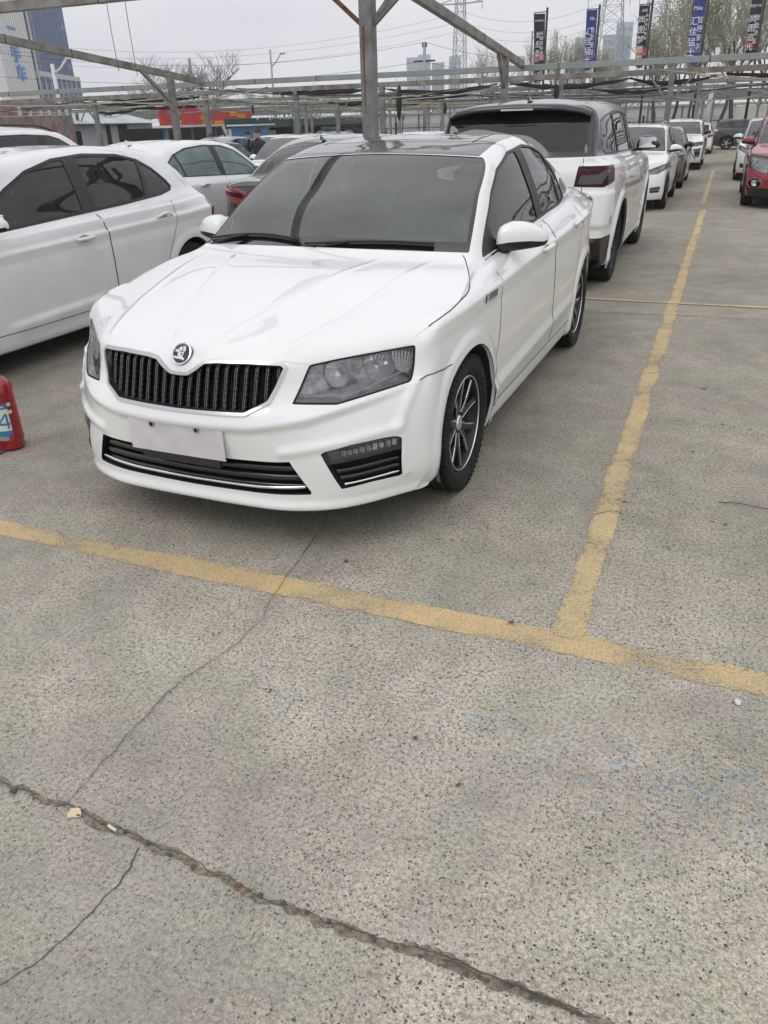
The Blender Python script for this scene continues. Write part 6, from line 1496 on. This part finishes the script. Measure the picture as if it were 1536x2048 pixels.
# ================================================================== PEOPLE
mat('skin',(.42,.26,.19),.6); mat('hair',(.02,.018,.016),.7); mat('jacket_dark',(.022,.024,.032),.8); mat('jacket_blue',(.05,.07,.13),.8); mat('shirt',(.10,.10,.11),.8); mat('trousers',(.03,.032,.04),.8); mat('coat_brown',(.10,.06,.04),.8)
def person(px,py,dist,facing,label,top='jacket_dark',cap=True,bald=False,arm=0,s=.86):
    p=at(px,py,dist); root=empty('person',(p.x,p.y,0),facing); tag(root,label,'person'); k=p.z/1.68
    J={'pel':(0,0,.95),'sp':(0,0,1.15),'ch':(0,-.01,1.36),'nk':(0,0,1.47),'hd0':(0,-.01,1.56),'hd1':(0,-.012,1.64),
       'shL':(.17,0,1.40),'shR':(-.17,0,1.40),'elL':(.24,.02,1.14),'elR':(-.24,.02,1.14),'wrL':(.25,-.06,.92),'wrR':(-.25,-.06,.92),'haL':(.25,-.09,.84),'haR':(-.25,-.09,.84),
       'hiL':(.09,0,.90),'hiR':(-.09,0,.90),'knL':(.10,-.03,.50),'knR':(-.10,.0,.50),'anL':(.11,.02,.09),'anR':(-.11,.02,.09),'toL':(.12,-.14,.04),'toR':(-.12,-.14,.04)}
    if arm: J['elR']=(-.27,-.10,1.20); J['wrR']=(-.16,-.26,1.36); J['haR']=(-.10,-.28,1.45)
    rad={'pel':(.15,.11),'sp':(.14,.10),'ch':(.17,.11),'nk':(.058,.06),'hd0':(.075,.09),'hd1':(.078,.095),'shL':(.07,.07),'shR':(.07,.07),'elL':(.05,.05),'elR':(.05,.05),'wrL':(.032,.032),'wrR':(.032,.032),'haL':(.035,.028),'haR':(.035,.028),'hiL':(.09,.09),'hiR':(.09,.09),'knL':(.062,.062),'knR':(.062,.062),'anL':(.042,.042),'anR':(.042,.042),'toL':(.04,.03),'toR':(.04,.03)}
    E=[('pel','sp'),('sp','ch'),('ch','nk'),('nk','hd0'),('hd0','hd1'),('ch','shL'),('ch','shR'),('shL','elL'),('elL','wrL'),('wrL','haL'),('shR','elR'),('elR','wrR'),('wrR','haR'),('pel','hiL'),('pel','hiR'),('hiL','knL'),('knL','anL'),('anL','toL'),('hiR','knR'),('knR','anR'),('anR','toR')]
    names=list(J); V=[Vector(J[n])*k for n in names]; Ed=[(names.index(a),names.index(b)) for a,b in E]
    for sd,h in ((1,'haL'),(-1,'haR')):  # five fingers each
        hv=Vector(J[h]); w=Vector(J['wrL' if sd>0 else 'wrR']); dr=(hv-w).normalized()
        for f,(o,l) in enumerate(((-.03,.05),(-.012,.075),(.006,.08),(.022,.072),(.036,.055))):
            a=hv+Vector((0,o,0)); i=len(V); V+= [a*k,(a+dr*l*.6+Vector((-.01*sd,0,0)))*k,(a+dr*l)*k]; names+=['f']*3; Ed+=[(names.index(h),i),(i,i+1),(i+1,i+2)]
    me=D.meshes.new('body'); me.from_pydata([tuple(v) for v in V],Ed,[]); o=D.objects.new('body',me); col.objects.link(o)
    md=o.modifiers.new('s','SKIN'); md.use_smooth_shade=True; sk=me.skin_vertices[0].data
    for i,n in enumerate(names): sk[i].radius=tuple(r*k for r in rad.get(n,(.009,.009))) if n!='f' else (.009*k,.009*k)
    sk[0].use_root=True; sb=o.modifiers.new('u','SUBSURF'); sb.levels=1; sb.render_levels=1; bpy.context.view_layer.update()
    me2=D.meshes.new_from_object(o.evaluated_get(bpy.context.evaluated_depsgraph_get())); D.objects.remove(o)
    for m_ in ('skin',top,'trousers','hair'): me2.materials.append(MATS[m_])
    for pl in me2.polygons:
        c=pl.center; z=c.z/k; hand=abs(c.x)/k>.18 and z<.93
        pl.material_index=0 if (z>1.50 or hand) else (1 if z>.93 else (2 if z>.09 else 3))
    b=link('body',me2,None,root); b.data.polygons.foreach_set('use_smooth',[True]*len(me2.polygons))
    h=MB(); c=Vector((0,-.005,1.63))*k; vs=[];n=14
    for i in range(6):
        t=i/5*math.pi/2*1.05; r_=.098*k*math.cos(t*.93); 
        for j in range(n): a=2*math.pi*j/n; vs.append((c.x+math.cos(a)*r_*.88,c.y+.008+math.sin(a)*r_*1.08,c.z+.012*k+.095*k*math.sin(t)))
    h.add(vs,[(i*n+j,i*n+(j+1)%n,(i+1)*n+(j+1)%n,(i+1)*n+j) for i in range(5) for j in range(n)])
    if not bald: h.build('hair','hair',root,True)
    f=MB(); f.box((.032*k,-.094*k,1.625*k),(.022*k,.01*k,.01*k),bev=.002); f.box((-.032*k,-.094*k,1.625*k),(.022*k,.01*k,.01*k),bev=.002); f.build('eyes','hair',root)
    f=MB(); f.bar((0,-.092*k,1.625*k),(0,-.112*k,1.592*k),.022*k,.02*k,bev=.004); f.box((0,-.094*k,1.562*k),(.04*k,.012*k,.010*k),bev=.002); 
    for sx in(-1,1): f.box((sx*.083*k,.0,1.61*k),(.014*k,.03*k,.05*k),bev=.005)
    f.build('face_features','skin',root); return root
person(515,262,19.5,2.6-math.pi+.4,'man with dark hair and a dark jacket holding a hand up by the blue kiosk',arm=1)
person(495,266,21,1.2,'person in a dark jacket just left of the man by the kiosk',top='jacket_blue')
person(443,268,27,.5,'bald man standing under the red banner',top='jacket_blue',bald=True)
person(421,270,28,.4,'dark-haired man left of the bald one under the red banner',top='coat_brown')
# ================================================================== FIRE EXTINGUISHER
mat('ext_red',(.33,.010,.016),.28,coat=.8,noise=(9,.25)); mat('label_blue',(.03,.17,.42),.45); mat('label_pale',(.62,.66,.55),.5); mat('label_grey',(.23,.27,.27),.5); mat('rusty_plate',(.09,.05,.035),.8,noise=(30,.5))
def extinguisher(x,y):
    root=empty('fire_extinguisher',(x,y,0),.60); tag(root,'red fire extinguisher with a blue and white label numbered 4 at the left edge','fire extinguisher')
    r=.073; prof=[(0,.004),(.055,.004),(.066,.010),(.070,.018),(.0705,.06),(r+.001,.064),(r+.001,.068),(r,.072),(r,.345),(r+.001,.349),(r+.001,.353),(r-.001,.357),(.070,.375),(.060,.400),(.043,.420),(.024,.432),(.018,.44),(.018,.46)]
    m=MB(); m.lathe(prof,48); m.build('cylinder','ext_red',root,True)
    v=MB(); v.lathe([(0,.455),(.020,.455),(.020,.485),(.012,.492),(0,.492)],20); v.bar((0,0,.475),(.0,-.05,.475),.02); v.build('valve','chrome_dull',root,True)
    h=MB(); h.bar((0,.01,.50),(0,-.13,.515),.022,.006); h.bar((0,.01,.485),(0,-.12,.475),.022,.006); h.build('handle','black_plastic',root)
    ho=MB(); ho.tube([(.02,0,.475),(.07,.02,.50),(.105,.02,.46),(.10,.01,.36),(.085,0,.22)],.009,8); ho=ho.build('hose','black_plastic',root,True); ho.rotation_euler.z=math.pi*1.05
    ga=MB(); ga.lathe([(0,.0),(.016,.0),(.016,.010),(0,.010)],18,c=(.018,-.03,.470),axis='y'); ga.build('pressure_gauge','chrome_dull',root)
    a0,a1=-2.75,-1.02   # label wraps the side facing the camera
    def wrap(nm,m_,za,zb,aa,ab,rr=.0006,n=24):
        q=MB(); q.lathe([(r+rr,za),(r+rr,zb)],n,a0=aa,a1=ab); return q.build(nm,m_,root,True)
    wrap('label','label_pale',.10,.285,a0,a1); wrap('label_top_band','label_blue',.255,.285,a0,a1,.001); wrap('label_bottom_band','label_blue',.10,.128,a0,a1,.001); wrap('side_label','label_grey',.01+.062,.096,a0,a1-.35,.0008)
    def arc_poly(poly,nm,m_,ac,zc,rr=.0014):
        vs=[];fs=[]; q=MB()
        for (u,v,w_,h_) in poly:
            o=len(vs)
            for t in np.linspace(0,1,7):
                a=ac+(u+w_*t)/r; vs+=[(math.cos(a)*(r+rr),math.sin(a)*(r+rr),zc+v),(math.cos(a)*(r+rr),math.sin(a)*(r+rr),zc+v+h_)]
            for i in range(6): fs.append((o+2*i,o+2*i+2,o+2*i+3,o+2*i+1))
        q.add(vs,fs); return q.build(nm,m_,root,True)
    # the figure 4 : stem, bar, diagonal (stepped)
    ac=-1.42; four=[(.010,0,.010,.088),(-.030,.022,.056,.012)]+[(-.030+.0036*i,.030+.0050*i,.0085,.009) for i in range(11)]
    arc_poly(four,'label_number','label_blue',ac,.140)
    arc_poly([(-.05+.010*i,.0,.007,.008) for i in range(6)],'label_small_print','label_pale',-1.35,.266,.0018)
    d=MB(); M=Matrix.Rotation(-.80,4,'Z'); 
    dd=[(math.cos(t)*.011,math.sin(t)*.011) for t in np.linspace(0,2*math.pi,20,endpoint=False)]; A=-.86; n_=Vector((math.cos(A),math.sin(A),0)); MM=Matrix((Vector((-math.sin(A),math.cos(A),0)),Vector((0,0,1)),n_)).transposed().to_4x4(); MM.translation=n_*(r-.0002)+Vector((0,0,.278)); d.prism(dd,.0015,MM); d.build('round_sticker','label_pale',root)
    arc_poly([(-.010,0,.022,.020)],'square_sticker','label_pale',-.90,.225)
    b=MB(); b.box((-.05,.0,.002),(.30,.20,.004)); b=b.build('extinguisher_stand','rusty_plate'); b.location=(x-.08,y-.02,.004); tag(b,'flat rusty metal plate under the fire extinguisher','stand')
extinguisher(-1.60,.56)
D.objects['fire_extinguisher'].scale=(1,1,.94)
g2=bpy.data.objects['fire_extinguisher'].copy()
D.objects.remove(g2)
# ================================================================== CRACKS AND LITTER
def gp(*ps): return [tuple((lambda v:(v.x,v.y))(atplane(px,py,'z',0))) for px,py in ps]
crack(gp((-60,1545),(0,1575),(60,1600),(130,1625),(240,1662),(330,1712),(420,1752),(520,1792),(640,1838),(700,1862),(790,1895),(900,1937),(1000,1972),(1100,2008),(1200,2046),(1300,2080)),.019,'slab_joint','broad dirty joint running across the bottom of the concrete','joint_dirt',2,.007)
crack(gp((-60,1545),(0,1573),(60,1597),(130,1622),(240,1658),(330,1707),(420,1747),(520,1787),(640,1833),(700,1857),(790,1890),(900,1932),(1000,1967),(1100,2003),(1200,2041)),.0018,'slab_joint_edge','dark broken edge of the broad joint','crack_fine',2,.007,z=.0035)
crack(gp((130,1618),(160,1585),(200,1530),(270,1455),(340,1385),(400,1340),(470,1290),(520,1240),(560,1170),(600,1120),(640,1060),(665,1010)),.0024,'crack','long thin crack from the broad joint to under the white sedan','crack_fine',5,.004,step=.008,z=.0055)
crack(gp((278,1697),(262,1735),(235,1775),(180,1830),(120,1885),(60,1935),(0,1972),(-60,2000)),.0022,'crack','thin crack at the bottom left below the broad joint','crack_fine',8,.003,step=.008)
crack(gp((0,808),(60,790),(160,764),(230,745)),.0028,'crack','thin crack beside the fire extinguisher','crack_fine',9,.004)
crack(gp((1150,622),(1260,628),(1400,633),(1600,646)),.006,'crack','straight seam behind the white sedan','crack_fine',11,.001,z=.0045)
crack(gp((1130,460),(1300,463),(1536,468),(1620,470)),.03,'slab_joint','pale straight seam between the bays further back','joint_pale',12,.0005)
crack(gp((1190,1030),(1225,1024),(1245,1028)),.002,'crack','hairline crack across the long yellow line','crack_fine',13,.003,z=.0055); crack(gp((1282,745),(1300,748),(1318,746)),.003,'crack','short crack across the far part of the yellow line','crack_fine',14,.003,z=.0055)
mat('leaf_brown',(.16,.075,.03),.8); mat('leaf_tan',(.24,.17,.10),.8); mat('paper',(.62,.60,.55),.8); mat('butt',(.65,.50,.36),.8); mat('stone',(.09,.085,.08),.9,noise=(60,.4)); mat('straw',(.30,.20,.11),.8)
def bit(px,py,kind,label,cat,s=1,rz=0,group=None,z=.0030):
    p=atplane(px,py,'z',0); rn=random.Random(int(px*7+py)); m=MB()
    if kind=='leaf':
        pts=[];n=9
        for i in range(n): t=i/(n-1); pts.append((t-.5,math.sin(math.pi*t)*.28*(1+.2*rn.random())))
        vs=[(x*.03*s,y*.03*s,.002+.006*abs(x)*s) for x,y in pts]+[(x*.03*s,-y*.03*s,.001+.004*rn.random()*s) for x,y in pts]+[(x*.03*s,0,.004*s) for x,y in pts]
        m.add(vs,[(i,i+1,2*n+i+1,2*n+i) for i in range(n-1)]+[(2*n+i,2*n+i+1,n+i+1,n+i) for i in range(n-1)]); o=m.build('dry_leaf',rn.choice(['leaf_brown','leaf_brown','leaf_tan']))
    elif kind=='stone':
        bm=bmesh.new(); bmesh.ops.create_icosphere(bm,subdivisions=2,radius=.009*s)
        for v in bm.verts: v.co*=1+rn.uniform(-.22,.22); v.co.z=v.co.z*.7+.004*s
        me=D.meshes.new('pebble'); bm.to_mesh(me); bm.free(); o=link('pebble',me,'stone')
    elif kind=='butt': m.tube([(0,0,.004),(.028*s,.004,.0045)],.0038,10); o=m.build('cigarette_end','paper'); 
    elif kind=='paper':
        n=10; pts=[(math.cos(t)*.014*s*rn.uniform(.6,1.2),math.sin(t)*.010*s*rn.uniform(.6,1.2)) for t in np.linspace(0,2*math.pi,n,endpoint=False)]
        m.prism(pts,.003,Matrix.Translation((0,0,.001))@Matrix.Rotation(.15,4,'X')); o=m.build('paper_scrap','butt' if 'orange' in label else 'paper')
    elif kind=='twig':
        pts=[(i*.03*s,.006*math.sin(i*.9)*s,.004+.002*math.sin(i)) for i in range(7)]; m.tube(pts,[.0022,.002,.002,.0018,.0016,.0013,.001],6); o=m.build('twig','bark')
    tag(o,label,cat,group); o.location=(p.x,p.y,z); o.rotation_euler.z=rz; return o
bit(150,1629,'paper','torn orange-white paper scrap lying in the broad joint','paper scrap',1.5); bit(218,1655,'butt','white cigarette end in the broad joint','cigarette end',1,-.35); bit(1475,1407,'paper','small white paper scrap below the yellow line at the right','paper scrap',1.0,1.2); bit(1436,1007,'twig','thin curved twig lying in the empty bay','twig',1.45,.05)
bit(692,1125,'stone','dark pebble in front of the white sedan','pebble',.9); bit(1022,1248,'leaf','small brown leaf on the yellow line near the junction','leaf',.8,.4,z=.006); bit(541,1382,'stone','pebble beside the long thin crack','pebble',.5); bit(917,1572,'leaf','tiny orange-brown leaf below the blue paint flecks','leaf',.6,1); bit(1408,778,'leaf','curled dark leaf in the empty bay','leaf',1.4,.2); bit(1338,1098,'leaf','tan leaf in the middle of the empty bay','leaf',.6,2); bit(30,1586,'stone','dark pebble at the left end of the broad joint','pebble',.8); bit(830,1478,'stone','dark pebble among the blue paint flecks','pebble',.6)
rn=random.Random(3)
for (px,py) in [(1440,745),(1432,790),(1410,820),(1460,800),(1425,865),(1445,850),(1500,860),(1385,905),(1370,715),(1330,780),(1310,715),(1450,1050),(1425,1045),(1250,1005)]:
    bit(px,py,'leaf','little dry leaf scattered in the empty bay','leaf',rn.uniform(.4,.8),rn.uniform(0,6),'dry leaves in the empty bay')
for i,t in enumerate(np.linspace(.02,.98,26)):
    px=t*1180; py=I(px,[0,130,240,420,700,1000,1200],[1575,1625,1662,1752,1862,1972,2046])+rn.uniform(-4,4); k=rn.choice(['stone','stone','leaf'])
    bit(px,py,k,{'stone':'small pebble lodged in the broad joint','leaf':'dry leaf bit lodged in the broad joint'}[k],{'stone':'pebble','leaf':'leaf'}[k],rn.uniform(.35,.7),rn.uniform(0,6),{'stone':'pebbles in the broad joint','leaf':'leaf bits in the broad joint'}[k],z=.005)
for (px,py) in [(1000,1968),(1040,1984),(1075,1998),(885,1925)]: bit(px,py,'twig','straw-like stem lying along the broad joint','twig',.55,-.03,'stems along the broad joint',z=.006)
# ================================================================== HAZE
hz=MB(); hz.box((0,280,33),(1122,682,68)); hm=D.materials.new('haze_air'); hm.use_nodes=True; nt=hm.node_tree; nt.nodes.clear()
ho_=N(nt,'ShaderNodeOutputMaterial'); pv=N(nt,'ShaderNodeVolumePrincipled'); pv.inputs['Color'].default_value=(.93,.95,1,1); pv.inputs['Density'].default_value=.0009; nt.links.new(pv.outputs[0],ho_.inputs['Volume'])
o=hz.build('haze',hm); tag(o,None,None,kind='stuff')
